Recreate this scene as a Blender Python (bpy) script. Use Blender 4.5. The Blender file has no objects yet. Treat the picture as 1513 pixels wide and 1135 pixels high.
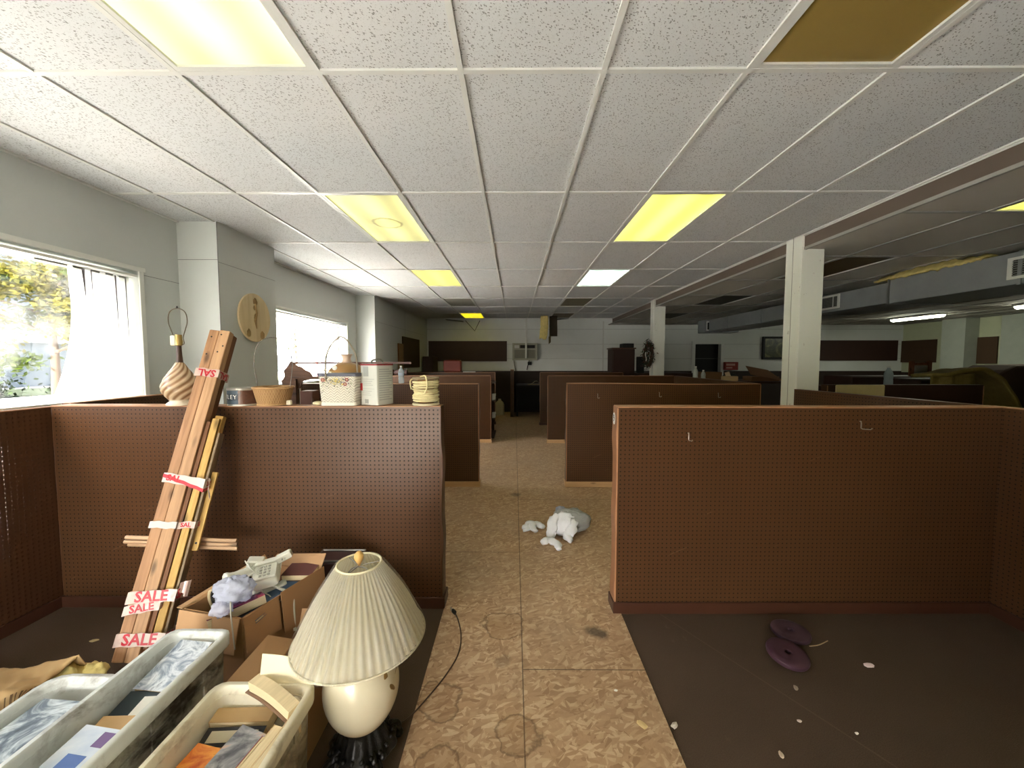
import bpy, bmesh, math, random
from mathutils import Vector, Matrix, Euler, noise
random.seed(7)
R = math.radians
SC = bpy.context.scene
COL = SC.collection
FPX, PITCH, YAW, HC = 585.0, math.atan(34/585), math.atan(3.5/585), 1.55
CAMROT = Euler((R(90) - PITCH, 0, YAW), 'XYZ').to_matrix()

def at(u, v, Y=None, Z=None, X=None):
    """world point seen at photo pixel (u, v) on the plane Y=, Z= or X="""
    d = CAMROT @ Vector((u - 756.5, 567.5 - v, -FPX))
    if Y is not None: t = Y / d.y
    elif Z is not None: t = (Z - HC) / d.z
    else: t = X / d.x
    return Vector((0, 0, HC)) + d * t

# ------------------------------------------------------------------ materials
def lin(c):
    o = []
    for x in c[:3]:
        x = x / 255
        o.append(x / 12.92 if x <= .04045 else ((x + .055) / 1.055) ** 2.4)
    return (*o, 1)

class NT:
    def __init__(s, name):
        s.m = bpy.data.materials.new(name); s.m.use_nodes = True
        s.t = s.m.node_tree; s.t.nodes.clear()
        s.out = s.t.nodes.new('ShaderNodeOutputMaterial')
        s.b = s.n('ShaderNodeBsdfPrincipled')
        s.l(s.b.outputs[0], s.out.inputs[0])
        s._tc = None
    def n(s, ty, **kw):
        nd = s.t.nodes.new(ty)
        for k, v in kw.items(): setattr(nd, k, v)
        return nd
    def l(s, a, b): s.t.links.new(a, b)
    def put(s, sock, v):
        if hasattr(v, 'is_linked') or hasattr(v, 'links'): s.l(v, sock)
        else: sock.default_value = v
    def co(s):
        if not s._tc: s._tc = s.n('ShaderNodeTexCoord')
        return s._tc.outputs['Object']
    def mapped(s, scale=(1, 1, 1), rot=(0, 0, 0), loc=(0, 0, 0), vec=None):
        if any(rot):   # turn first, then stretch
            q = s.n('ShaderNodeMapping'); s.l(vec or s.co(), q.inputs[0]); q.inputs['Rotation'].default_value = rot; vec = q.outputs[0]; rot = (0, 0, 0)
        m = s.n('ShaderNodeMapping'); s.l(vec or s.co(), m.inputs[0])
        m.inputs['Scale'].default_value = scale; m.inputs['Rotation'].default_value = rot; m.inputs['Location'].default_value = loc
        return m.outputs[0]
    def noise(s, scale, detail=3, vec=None, rough=.55, dist=0):
        n = s.n('ShaderNodeTexNoise'); s.l(vec or s.co(), n.inputs['Vector'])
        n.inputs['Scale'].default_value = scale; n.inputs['Detail'].default_value = detail
        n.inputs['Roughness'].default_value = rough; n.inputs['Distortion'].default_value = dist
        return n.outputs[0]
    def voro(s, scale, vec=None, out='Distance', feature='F1', rand=1):
        n = s.n('ShaderNodeTexVoronoi', feature=feature); s.l(vec or s.co(), n.inputs['Vector'])
        n.inputs['Scale'].default_value = scale; n.inputs['Randomness'].default_value = rand
        return n.outputs[out]
    def math(s, op, a, b=0.0, c=None, clamp=False):
        n = s.n('ShaderNodeMath', operation=op, use_clamp=clamp)
        s.put(n.inputs[0], a); s.put(n.inputs[1], b)
        if c is not None: s.put(n.inputs[2], c)
        return n.outputs[0]
    def rng(s, v, a, b, c=0, d=1):
        n = s.n('ShaderNodeMapRange'); s.put(n.inputs[0], v)
        for i, x in enumerate((a, b, c, d)): n.inputs[i + 1].default_value = x
        return n.outputs[0]
    def ramp(s, v, stops, mode='LINEAR'):
        n = s.n('ShaderNodeValToRGB'); s.l(v, n.inputs[0]); n.color_ramp.interpolation = mode
        e = n.color_ramp.elements
        while len(e) < len(stops): e.new(.5)
        for i, (p, c) in enumerate(stops): e[i].position = p; e[i].color = c if len(c) == 4 and max(c) <= 1 else lin(c)
        return n.outputs[0]
    def mix(s, f, a, b, mode='MIX'):
        n = s.n('ShaderNodeMix', data_type='RGBA', blend_type=mode)
        s.put(n.inputs[0], f); s.put(n.inputs[6], a); s.put(n.inputs[7], b)
        return n.outputs[2]
    def sep(s, vec=None):
        n = s.n('ShaderNodeSeparateXYZ'); s.l(vec or s.co(), n.inputs[0]); return n.outputs
    def bump(s, h, strength=.3, dist=.01):
        n = s.n('ShaderNodeBump'); s.l(h, n.inputs['Height'])
        n.inputs['Strength'].default_value = strength; n.inputs['Distance'].default_value = dist
        s.l(n.outputs[0], s.b.inputs['Normal'])
    def fin(s, col, rough=.6, spec=.4, metal=0, **kw):
        s.put(s.b.inputs['Base Color'], col); s.put(s.b.inputs['Roughness'], rough)
        s.b.inputs['Specular IOR Level'].default_value = spec; s.b.inputs['Metallic'].default_value = metal
        for k, v in kw.items(): s.put(s.b.inputs[k.replace('_', ' ')], v)
        return s.m

def plain(name, c, rough=.6, var=.12, scale=6, spec=.4, metal=0, bump=0, bscale=60, **kw):
    t = NT(name); c = lin(c)
    d = tuple(x * (1 - var) for x in c[:3]) + (1,); h = tuple(min(1, x * (1 + var)) for x in c[:3]) + (1,)
    col = t.mix(t.noise(scale, 4), d, h)
    if bump: t.bump(t.noise(bscale, 3), bump, .004)
    return t.fin(col, rough, spec, metal, **kw)

def wood(name, a, b, axis=2, rough=.55, scale=1.0):
    t = NT(name)
    sc = [38 * scale] * 3; sc[axis] = 2.2 * scale
    n = t.noise(1, 5, t.mapped(tuple(sc)), .6, .6)
    kn = t.voro(1, t.mapped(tuple(9 if i != axis else 3.2 for i in range(3))))
    col = t.ramp(n, [(.3, lin(a)), (.62, lin(b))])
    col = t.mix(t.rng(kn, .05, .16, .75, 0), col, lin([x * .45 for x in a]))
    t.bump(n, .12, .003)
    return t.fin(col, rough, .3)

def pegboard(name, c, holes_through=False, rough=.42):
    t = NT(name)
    s = t.sep()
    def cell(o): return t.math('SUBTRACT', t.math('FRACT', t.math('DIVIDE', t.math('ADD', o, 10.16), .0262)), .5)
    a, b = cell(s[0]), cell(s[2])
    r2 = t.math('ADD', t.math('MULTIPLY', a, a), t.math('MULTIPLY', b, b))
    hole = t.rng(r2, .022, .038, 1, 0)
    geo = t.n('ShaderNodeNewGeometry')
    tr = t.n('ShaderNodeVectorTransform', vector_type='NORMAL', convert_from='WORLD', convert_to='OBJECT')
    t.l(geo.outputs['Normal'], tr.inputs[0])
    ny = t.math('GREATER_THAN', t.math('ABSOLUTE', t.sep(tr.outputs[0])[1]), .7)
    hole = t.math('MULTIPLY', hole, ny)
    c = lin(c)
    base = t.mix(t.noise(2.2, 4), tuple(x * .85 for x in c[:3]) + (1,), tuple(x * 1.15 for x in c[:3]) + (1,))
    scr = t.math('GREATER_THAN', t.noise(1, 2, t.mapped((3, 3, 60), (0, .4, 0))), .735)
    base = t.mix(t.math('MULTIPLY', scr, .12), base, lin((170, 140, 115)))
    col = t.mix(t.math('MULTIPLY', hole, .0 if holes_through else .9), base, (.006, .004, .003, 1))
    inv = t.math('SUBTRACT', 1, hole)
    t.bump(inv, .5, .002)
    m = t.fin(col, t.math('ADD', rough, t.math('MULTIPLY', hole, .4)), .3)
    if holes_through:
        tp = t.n('ShaderNodeBsdfTransparent'); mx = t.n('ShaderNodeMixShader')
        t.l(hole, mx.inputs[0]); t.l(t.b.outputs[0], mx.inputs[1]); t.l(tp.outputs[0], mx.inputs[2]); t.l(mx.outputs[0], t.out.inputs[0])
    return m

def glassy(name, tint=(1, 1, 1, 1), refl=.06, dirt=0):
    t = NT(name); t.t.nodes.remove(t.b)
    tp = t.n('ShaderNodeBsdfTransparent'); tp.inputs[0].default_value = tint
    gl = t.n('ShaderNodeBsdfGlossy'); gl.inputs['Roughness'].default_value = .02
    fr = t.n('ShaderNodeLayerWeight'); fr.inputs[0].default_value = .5
    mx = t.n('ShaderNodeMixShader')
    t.l(t.math('ADD', t.math('MULTIPLY', t.math('POWER', fr.outputs['Facing'], 5.0), .7), refl), mx.inputs[0]); t.l(tp.outputs[0], mx.inputs[1]); t.l(gl.outputs[0], mx.inputs[2])
    last = mx.outputs[0]
    if dirt:
        df = t.n('ShaderNodeBsdfTranslucent'); df.inputs[0].default_value = (.9, .9, .9, 1)
        m2 = t.n('ShaderNodeMixShader')
        t.l(t.rng(t.noise(3, 6), .5, .8, 0, dirt), m2.inputs[0]); t.l(last, m2.inputs[1]); t.l(df.outputs[0], m2.inputs[2]); last = m2.outputs[0]
    t.l(last, t.out.inputs[0]); return t.m

def thin(name, c, trans=.5, rough=.4, clear=0.0, spec=.5, bumps=(0, 0), var=.06):
    """fabric, plastic film or leaf: lets part of the light through"""
    t = NT(name); c = lin(c)
    col = t.mix(t.noise(9, 4), tuple(x * (1 - var) for x in c[:3]) + (1,), c)
    t.fin(col, rough, spec)
    if bumps[0]: t.bump(t.noise(bumps[1], 4), bumps[0], .006)
    tl = t.n('ShaderNodeBsdfTranslucent'); t.l(col, tl.inputs[0])
    mx = t.n('ShaderNodeMixShader'); mx.inputs[0].default_value = trans
    t.l(t.b.outputs[0], mx.inputs[1]); t.l(tl.outputs[0], mx.inputs[2]); last = mx.outputs[0]
    if clear:
        tp = t.n('ShaderNodeBsdfTransparent'); m2 = t.n('ShaderNodeMixShader'); m2.inputs[0].default_value = clear
        t.l(last, m2.inputs[1]); t.l(tp.outputs[0], m2.inputs[2]); last = m2.outputs[0]
    t.l(last, t.out.inputs[0]); return t.m

def art(name, stops, scale=7, rough=.3, stretch=(1, 1, 1), dist=1.2, mode='LINEAR'):
    t = NT(name)
    n = t.noise(scale, 5, t.mapped(stretch), .6, dist)
    return t.fin(t.ramp(n, [(p, lin(c)) for p, c in stops], mode), rough, .45)

def pages(name, c=(205, 176, 128)):
    t = NT(name); c = lin(c)
    n = t.noise(1, 2, t.mapped((6, 6, 900)))
    return t.fin(t.mix(n, tuple(x * .7 for x in c[:3]) + (1,), tuple(min(1, x * 1.1) for x in c[:3]) + (1,)), .85, .1)

def diffuser(name, c, strength, tubes=True, axis=0, period=.3, stain=False):
    """lit acrylic lens: brighter along its tubes"""
    t = NT(name)
    s = t.sep()
    x = s[axis]
    k = t.math('POWER', t.math('ABSOLUTE', t.math('COSINE', t.math('MULTIPLY', x, math.pi / period))), 2.0)
    st = t.math('MULTIPLY', t.math('ADD', .72, t.math('MULTIPLY', k, .5)), strength) if tubes else strength
    end = t.rng(t.math('ABSOLUTE', s[1]), .40, .62, 1, .72)
    if tubes: st = t.math('MULTIPLY', st, end)
    col = t.mix(k, lin(c), lin([min(255, v * 1.06) for v in c])) if tubes else lin(c)
    if stain:
        d = t.n('ShaderNodeVectorMath', operation='DISTANCE'); t.l(s_vec(t), d.inputs[0]); d.inputs[1].default_value = (.0, .05, 0)
        r = t.math('ADD', d.outputs['Value'], t.math('MULTIPLY', t.noise(14, 3), .06))
        ring = t.math('MULTIPLY', t.rng(r, .135, .15, 0, 1), t.rng(r, .15, .17, 1, 0))
        col = t.mix(t.math('MULTIPLY', ring, .6), col, lin((190, 150, 60)))
        st = t.math('MULTIPLY', st, t.math('SUBTRACT', 1, t.math('MULTIPLY', ring, .6)))
        inside = t.rng(r, .12, .15, .25, 0)
        col = t.mix(inside, col, lin((225, 190, 90)))
    lens = t.math('ABSOLUTE', t.math('SINE', t.math('MULTIPLY', s[1], 500)))
    st = t.math('MULTIPLY', st, t.math('ADD', .95, t.math('MULTIPLY', lens, .06)))
    t.fin(lin((130, 128, 112)), .5, .3)
    t.put(t.b.inputs['Emission Color'], col); t.put(t.b.inputs['Emission Strength'], st)
    return t.m
def s_vec(t): return t.co()

# ------------------------------------------------------------------ mesh builder
class MB:
    def __init__(s): s.v = []; s.f = []
    def add(s, vs, fs, M=None):
        o = len(s.v)
        s.v += [tuple(M @ Vector(p)) if M else tuple(p) for p in vs]
        s.f += [tuple(i + o for i in f) for f in fs]; return s
    def box(s, x0, x1, y0, y1, z0, z1, M=None):
        vs = [(x, y, z) for x in (x0, x1) for y in (y0, y1) for z in (z0, z1)]
        return s.add(vs, [(0, 1, 3, 2), (4, 6, 7, 5), (0, 4, 5, 1), (2, 3, 7, 6), (0, 2, 6, 4), (1, 5, 7, 3)], M)
    def rbox(s, x0, x1, y0, y1, z0, z1, r=.004, M=None):
        """box with all edges bevelled (3 nested octagon rings)"""
        hx, hy = (x1 - x0) / 2, (y1 - y0) / 2; cx, cy = (x0 + x1) / 2, (y0 + y1) / 2
        r = min(r, hx * .49, hy * .49, (z1 - z0) * .49)
        T = Matrix.Translation((cx, cy, 0)); T = M @ T if M else T
        return s.loft([rrect(hx - r, hy - r, r, z0), rrect(hx, hy, r, z0 + r), rrect(hx, hy, r, z1 - r), rrect(hx - r, hy - r, r, z1)], T, caps=True)
    def loft(s, rings, M=None, caps=True, close=True):
        n = len(rings[0]); vs = [p for r in rings for p in r]; fs = []
        for i in range(len(rings) - 1):
            for j in range(n if close else n - 1):
                k = (j + 1) % n
                fs.append((i * n + j, i * n + k, (i + 1) * n + k, (i + 1) * n + j))
        if caps: fs += [tuple(reversed(range(n))), tuple(range((len(rings) - 1) * n, len(rings) * n))]
        return s.add(vs, fs, M)
    def lathe(s, prof, seg=32, M=None, fn=None, caps=True):
        rings = []
        for (r, z) in prof:
            ring = []
            for j in range(seg):
                a = 2 * math.pi * j / seg
                rr = fn(r, z, a) if fn else r
                ring.append((rr * math.cos(a), rr * math.sin(a), z))
            rings.append(ring)
        return s.loft(rings, M, caps)
    def tube(s, pts, rad, seg=8, M=None, caps=True, closed=False):
        pts = [Vector(p) for p in pts]; n = len(pts); rings = []; up = None
        for i, p in enumerate(pts):
            if closed: d = pts[(i + 1) % n] - pts[i - 1]
            else: d = pts[min(i + 1, n - 1)] - pts[max(i - 1, 0)]
            d = d.normalized() if d.length > 1e-9 else Vector((0, 0, 1))
            if up is None:
                up = d.cross(Vector((0, 0, 1)));
                if up.length < 1e-3: up = d.cross(Vector((1, 0, 0)))
                up.normalize()
            else:
                up = up - d * up.dot(d)
                up = up.normalized() if up.length > 1e-6 else d.orthogonal().normalized()
            w = d.cross(up); rr = rad[i] if isinstance(rad, (list, tuple)) else rad
            rings.append([tuple(p + (up * math.cos(2 * math.pi * j / seg) + w * math.sin(2 * math.pi * j / seg)) * rr) for j in range(seg)])
        if closed: rings.append(rings[0])
        return s.loft(rings, M, caps and not closed)
    def slab(s, q, th):
        """quad q (4 points) thickened by th along its normal"""
        q = [Vector(p) for p in q]; nn = (q[1] - q[0]).cross(q[3] - q[0]).normalized() * th
        return s.add(q + [p + nn for p in q], [(3, 2, 1, 0), (4, 5, 6, 7), (0, 1, 5, 4), (1, 2, 6, 5), (2, 3, 7, 6), (3, 0, 4, 7)])
    def prism(s, poly, z0, z1, M=None):
        n = len(poly)
        return s.loft([[(x, y, z0) for x, y in poly], [(x, y, z1) for x, y in poly]], M, True)
    def sphere(s, c, r, seg=16, rings=10, sc=(1, 1, 1), M=None, fn=None):
        vs = [];
        prof = []
        for i in range(rings + 1):
            a = -math.pi / 2 + math.pi * i / rings
            prof.append((max(1e-4, math.cos(a)), math.sin(a)))
        rs = []
        for (q, z) in prof:
            ring = []
            for j in range(seg):
                th = 2 * math.pi * j / seg
                p = Vector((q * math.cos(th), q * math.sin(th), z))
                k = fn(p) if fn else 1
                ring.append((c[0] + p.x * r * sc[0] * k, c[1] + p.y * r * sc[1] * k, c[2] + p.z * r * sc[2] * k))
            rs.append(ring)
        return s.loft(rs, M, True)
    def sheet(s, nx, ny, fn, th=.0015):
        """grid surface fn(a, b) with thickness"""
        P = [[Vector(fn(i / nx, j / ny)) for j in range(ny + 1)] for i in range(nx + 1)]
        N = [[None] * (ny + 1) for _ in range(nx + 1)]
        for i in range(nx + 1):
            for j in range(ny + 1):
                a = P[min(i + 1, nx)][j] - P[max(i - 1, 0)][j]; b = P[i][min(j + 1, ny)] - P[i][max(j - 1, 0)]
                c = a.cross(b); N[i][j] = c.normalized() if c.length > 1e-12 else Vector((0, 0, 1))
        W = ny + 1; M1 = (nx + 1) * W
        vs = [P[i][j] for i in range(nx + 1) for j in range(W)] + [P[i][j] - N[i][j] * th for i in range(nx + 1) for j in range(W)]
        fs = []
        for i in range(nx):
            for j in range(ny):
                a, b, c, d = i * W + j, (i + 1) * W + j, (i + 1) * W + j + 1, i * W + j + 1
                fs += [(a, b, c, d), (d + M1, c + M1, b + M1, a + M1)]
        for i in range(nx):
            a, b = i * W, (i + 1) * W; fs.append((a, a + M1, b + M1, b))
            a, b = i * W + ny, (i + 1) * W + ny; fs.append((a, b, b + M1, a + M1))
        for j in range(ny):
            fs.append((j, j + 1, j + 1 + M1, j + M1))
            a = nx * W + j; fs.append((a, a + M1, a + 1 + M1, a + 1))
        return s.add(vs, fs)
    def text(s, string, size, depth, M, align='CENTER', bold=0):
        cu = bpy.data.curves.new('t', 'FONT'); cu.body = string; cu.size = size; cu.extrude = depth; cu.offset = size * bold
        cu.align_x = align; cu.align_y = 'CENTER'; cu.resolution_u = 2
        o = bpy.data.objects.new('t', cu); COL.objects.link(o)
        me = bpy.data.meshes.new_from_object(o.evaluated_get(bpy.context.evaluated_depsgraph_get()))
        s.add([v.co for v in me.vertices], [tuple(p.vertices) for p in me.polygons], M)
        bpy.data.objects.remove(o); bpy.data.meshes.remove(me); bpy.data.curves.remove(cu)
        return s

def rrect(hx, hy, r, z, n=3):
    r = max(1e-5, min(r, hx, hy)); o = []
    for cx, cy, a0 in ((hx - r, hy - r, 0), (-hx + r, hy - r, 90), (-hx + r, -hy + r, 180), (hx - r, -hy + r, 270)):
        for k in range(n + 1):
            a = R(a0 + 90 * k / n); o.append((cx + r * math.cos(a), cy + r * math.sin(a), z))
    return o

WM = {}
def thing(name, label=None, cat=None, loc=(0, 0, 0), rot=None, group=None, kind=None):
    o = bpy.data.objects.new(name, None); COL.objects.link(o); o.empty_display_size = .1
    M = Matrix.Translation(loc)
    if rot is not None:
        m3 = rot if isinstance(rot, Matrix) else Euler((0, 0, rot)).to_matrix()
        M = M @ m3.to_4x4(); o.rotation_euler = m3.to_euler()
    o.location = loc; WM[o] = M
    tag(o, label, cat, group, kind); return o
def tag(o, label=None, cat=None, group=None, kind=None):
    for k, v in (('label', label), ('category', cat), ('group', group), ('kind', kind)):
        if v: o[k] = v
    return o
def obj(name, mb, mat, parent=None, world=False, smooth=False, bevel=0, label=None, sub=0, ang=None, solid=0):
    """link mb as ONE mesh object; world=True: mb is in world coordinates and gets the parent's local frame"""
    me = bpy.data.meshes.new(name)
    vs = mb.v
    if world and parent is not None and WM[parent] != Matrix.Identity(4):
        I = WM[parent].inverted(); vs = [tuple(I @ Vector(p)) for p in vs]
    me.from_pydata(vs, [], mb.f); me.validate()
    bm = bmesh.new(); bm.from_mesh(me); bmesh.ops.recalc_face_normals(bm, faces=bm.faces); bm.to_mesh(me); bm.free()
    if mat: me.materials.append(mat)
    o = bpy.data.objects.new(name, me); COL.objects.link(o)
    if parent is not None: o.parent = parent; WM[o] = WM[parent].copy()
    else: WM[o] = Matrix.Identity(4)
    if smooth:
        me.polygons.foreach_set('use_smooth', [True] * len(me.polygons))
        if ang is not None:
            bm = bmesh.new(); bm.from_mesh(me)
            for e in bm.edges:
                if len(e.link_faces) == 2 and e.calc_face_angle(0) > R(ang): e.smooth = False
            bm.to_mesh(me); bm.free()
    if bevel:
        b = o.modifiers.new('edge', 'BEVEL'); b.width = bevel; b.segments = 2; b.limit_method = 'ANGLE'
    if sub:
        b = o.modifiers.new('round', 'SUBSURF'); b.levels = sub; b.render_levels = sub
    if label: o['label'] = label
    return o
def recenter(o):
    """put a world-built single mesh's origin at its base centre"""
    vs = [v.co for v in o.data.vertices]
    c = Vector(((min(v.x for v in vs) + max(v.x for v in vs)) / 2, (min(v.y for v in vs) + max(v.y for v in vs)) / 2, min(v.z for v in vs)))
    o.data.transform(Matrix.Translation(-c)); o.location = c; WM[o] = Matrix.Translation(c); return o
def struct(name, mb, mat, parent=None, **k):
    o = obj(name, mb, mat, parent, **k)
    if parent is None: o['kind'] = 'structure'
    return o
def frame3(zaxis, hint):
    z = Vector(zaxis).normalized(); x = Vector(hint); x = (x - z * x.dot(z)).normalized(); y = z.cross(x)
    return Matrix((x, y, z)).transposed()
def circ(c, r, n, ax='z', a0=0, a1=360):
    o = []
    for i in range(n + 1):
        a = R(a0 + (a1 - a0) * i / n); p, q = r * math.cos(a), r * math.sin(a)
        o.append({'z': (c[0] + p, c[1] + q, c[2]), 'y': (c[0] + p, c[1], c[2] + q), 'x': (c[0], c[1] + p, c[2] + q)}[ax])
    return o
def smoothpath(pts, k=6):
    P = [Vector(p) for p in pts]; o = []
    for i in range(len(P) - 1):
        a, b, c, d = P[max(i - 1, 0)], P[i], P[i + 1], P[min(i + 2, len(P) - 1)]
        for j in range(k):
            t = j / k
            o.append(.5 * ((2 * b) + (c - a) * t + (2 * a - 5 * b + 4 * c - d) * t * t + (3 * b - a - 3 * c + d) * t ** 3))
    o.append(P[-1]); return o
# overall light balance
EMS = .55      # lit ceiling lenses
SKY, SUN, EXPO, TINT = .8, 32.0, 1.92, .72
# ------------------------------------------------------------------ shared materials
M_wall = (lambda t: (t.bump(t.noise(90, 2), .08, .003), t.fin(t.mix(t.math('MULTIPLY', t.rng(t.noise(.9, 6), .45, .75), .25), lin((206, 210, 207)), lin((186, 188, 180))), .65, .25))[1])(NT('painted drywall'))
M_block = (lambda t: t.fin(t.mix(t.rng(t.noise(1.5, 5), .4, .8, 0, .35), lin((222, 225, 222)), lin((200, 200, 190))), .7, .2))(NT('painted block'))
M_white = plain('white gloss paint', (226, 228, 222), .4, .05)
M_trim = plain('white metal trim', (205, 205, 200), .4, .06, metal=.0)
M_peg = pegboard('brown pegboard', (79, 51, 29), rough=.36)
M_peg_lit = pegboard('brown pegboard with open holes', (80, 51, 32), True)
M_brown = plain('brown laminate', (82, 52, 34), .4, .12)
M_brown_d = plain('dark brown board', (58, 34, 26), .6, .15)
M_brown_base = plain('brown painted baseboard', (70, 41, 28), .38, .12)
M_edge = plain('worn tan edge', (168, 122, 88), .5, .22, 20)
M_pine = wood('raw pine strip', (190, 150, 104), (206, 168, 122), 0)
M_wains = plain('dark wainscot panel', (44, 28, 22), .6, .15)
M_black = plain('black', (14, 13, 13), .6, .2)
M_dark = plain('near black plastic', (28, 26, 26), .45, .2)
M_steel = plain('steel wire', (150, 148, 142), .35, .1, metal=.9)
M_duct = plain('galvanised duct', (146, 150, 152), .45, .12, 8, metal=.25)
M_kraft = plain('corrugated cardboard', (164, 124, 86), .8, .1, 5, .15, bump=.08)
M_kraft2 = plain('cardboard inside', (180, 142, 104), .82, .08, 5, .15)
M_insul = plain('yellow glass wool', (212, 194, 126), .95, .3, 18, .05, bump=.9, bscale=35)
M_olive = plain('olive glass wool', (150, 132, 76), .95, .3, 16, .05, bump=.9, bscale=30)
M_cream = plain('cream plastic', (222, 214, 190), .4, .05)
M_phone = plain('old white plastic', (216, 214, 198), .35, .04)
M_paper = plain('white paper', (232, 230, 222), .8, .03)
M_pages = pages('book pages'); M_pages2 = pages('pale book pages', (224, 204, 164))

# ------------------------------------------------------------------ floor
def make_osb():
    t = NT('oriented strand board')
    cols = []
    warp = t.n('ShaderNodeVectorMath', operation='ADD'); t.l(t.co(), warp.inputs[0])
    nz = t.n('ShaderNodeTexNoise'); t.l(t.co(), nz.inputs['Vector']); nz.inputs['Scale'].default_value = 6
    sc = t.n('ShaderNodeVectorMath', operation='SCALE'); t.l(nz.outputs['Color'], sc.inputs[0]); sc.inputs['Scale'].default_value = .05
    t.l(sc.outputs[0], warp.inputs[1])
    w = warp.outputs[0]
    for k, (rot, s) in enumerate(((.3, (15, 60, 1)), (1.35, (17, 66, 1)), (2.3, (15, 58, 1)), (-.35, (19, 72, 1)))):
        v = t.voro(1, t.mapped(s, (0, 0, rot), (k * 7.3, k * 3.1, 0), w), 'Color')
        x = t.sep(v)[0]
        cols.append(t.ramp(x, [(0, lin((158, 124, 92))), (.25, lin((178, 144, 110))), (.65, lin((190, 157, 121))), (1, lin((216, 188, 152)))]))
    c = cols[0]
    for k in (1, 2, 3):
        m = t.math('GREATER_THAN', t.sep(t.voro(1, t.mapped((27, 27, 1), (0, 0, k), (k * 5, k, 0), w), 'Color'))[k % 3], .52)
        c = t.mix(m, c, cols[k])
    # fine grain and dull wear
    c = t.mix(t.math('MULTIPLY', t.noise(120, 3), .3), c, lin((140, 108, 70)))
    c = t.mix(t.rng(t.noise(1.3, 5), .42, .75, 0, .55), c, lin((166, 142, 116)))
    # sheet seams
    x, y, z = t.sep()
    def line(v, p, wd=.004): return t.rng(t.math('ABSOLUTE', t.math('SUBTRACT', v, p)), wd * .5, wd, .75, 0)
    seam = line(x, .042)
    for p in (.68, 3.12, 5.56, 8.0): seam = t.math('MAXIMUM', seam, t.math('MULTIPLY', line(y, p), t.math('LESS_THAN', x, .04)))
    for p in (1.9, 4.34, 6.78): seam = t.math('MAXIMUM', seam, t.math('MULTIPLY', line(y, p), t.math('GREATER_THAN', x, .04)))
    c = t.mix(seam, c, lin((70, 52, 34)))
    # stains with their own outline
    def dist(p):
        d = t.n('ShaderNodeVectorMath', operation='DISTANCE'); t.l(t.co(), d.inputs[0]); d.inputs[1].default_value = (*p, 0)
        return t.math('ADD', d.outputs['Value'], t.math('MULTIPLY', t.math('SUBTRACT', t.noise(9, 4), .5), .14))
    for p, r, k in (((.47, 2.18), .05, .75), ((.01, 4.5), .06, .6), ((.58, 4.05), .05, .45), ((-.05, 1.95), .03, .3)):
        c = t.mix(t.rng(dist(p), r * .5, r * 1.3, k, 0), c, lin((62, 52, 42)))
    for p, r in (((-.34, 1.72), .10), ((-.06, 2.24), .12), ((.02, 1.55), .09), ((-.3, 1.4), .1)):
        d = dist(p)
        ring = t.math('MULTIPLY', t.rng(d, r - .012, r - .002, 0, 1), t.rng(d, r, r + .008, 1, 0))
        c = t.mix(t.math('MULTIPLY', ring, .6), c, lin((84, 58, 32)))
        c = t.mix(t.rng(d, r - .01, r, .22, 0), c, lin((128, 92, 56)))
    t.bump(t.sep(t.voro(1, t.mapped((10, 42, 1), (0, 0, .3), (0, 0, 0), w), 'Color'))[0], .15, .002)
    return t.fin(c, .5, .3)
def make_carpet():
    t = NT('brown glued carpet')
    c = t.mix(t.noise(260, 2), lin((58, 46, 36)), lin((100, 82, 66)))
    c = t.mix(t.rng(t.noise(1.6, 5), .4, .8, 0, .5), c, lin((92, 76, 64)))
    pw = t.math('MULTIPLY', t.rng(t.noise(14, 6), .62, .78, 0, .7), t.rng(t.noise(1.1, 2, t.mapped(loc=(3.3, 1.2, 0))), .55, .7))
    c = t.mix(pw, c, lin((150, 136, 122)))
    x, y, z = t.sep()
    ln = t.math('ABSOLUTE', t.math('SUBTRACT', x, t.math('ADD', 2.35, t.math('MULTIPLY', y, -.62))))
    c = t.mix(t.math('MULTIPLY', t.rng(ln, .002, .006, .2, 0), t.math('GREATER_THAN', x, .66)), c, lin((128, 108, 90)))
    t.bump(t.noise(300, 2), .5, .004)
    return t.fin(c, .92, .1)
fl = struct('floor', MB().box(-3.3, 11.9, -3.2, 12.3, -.12, 0), make_carpet())
M_osb = make_osb()
obj('bounce_floor', MB().box(-2.98, 3.0, -2.99, -.45, 0, .007), plain('pale bounce floor', (214, 212, 206), .5, .05), fl)  # unseen pale floor added to bounce sunlight up to the ceiling
obj('aisle_boards', MB().box(-.44, .655, -.45, 2.5, 0, .005).box(-2.8, 3.0, 2.5, 12.0, 0, .005), M_osb, fl, label='bare strand board strip down the aisle')

# ------------------------------------------------------------------ walls
WT = 2.95
b = MB()
def wall_x(b, x0, x1, ys, ye, ops, top=WT):
    ops = sorted(ops); y = ys
    cuts = sorted({ys, ye, *[o[0] for o in ops], *[o[1] for o in ops]})
    for a, c in zip(cuts, cuts[1:]):
        zs = sorted((o[2], o[3]) for o in ops if o[0] <= a + 1e-6 and o[1] >= c - 1e-6)
        z = 0
        for q in zs:
            if q[0] > z: b.box(x0, x1, a, c, z, q[0])
            z = q[1]
        b.box(x0, x1, a, c, z, top)
W1 = (.15, 3.18, 1.27, 2.262); W2 = (4.75, 7.1, 1.25, 2.215); W0 = (.9, 2.46, .22, 1.12); W5 = (-2.85, -.05, 1.27, 2.62)
wall_x(b, -3.22, -3.0, -3.2, 7.53, [W1, W2, W0])
b.box(-3.0, -2.64, 3.57, 4.41, 0, WT)
b.box(-3.22, -2.64, 7.53, 12.2, 0, WT)
wl = struct('wall_left', b, M_wall)
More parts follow.
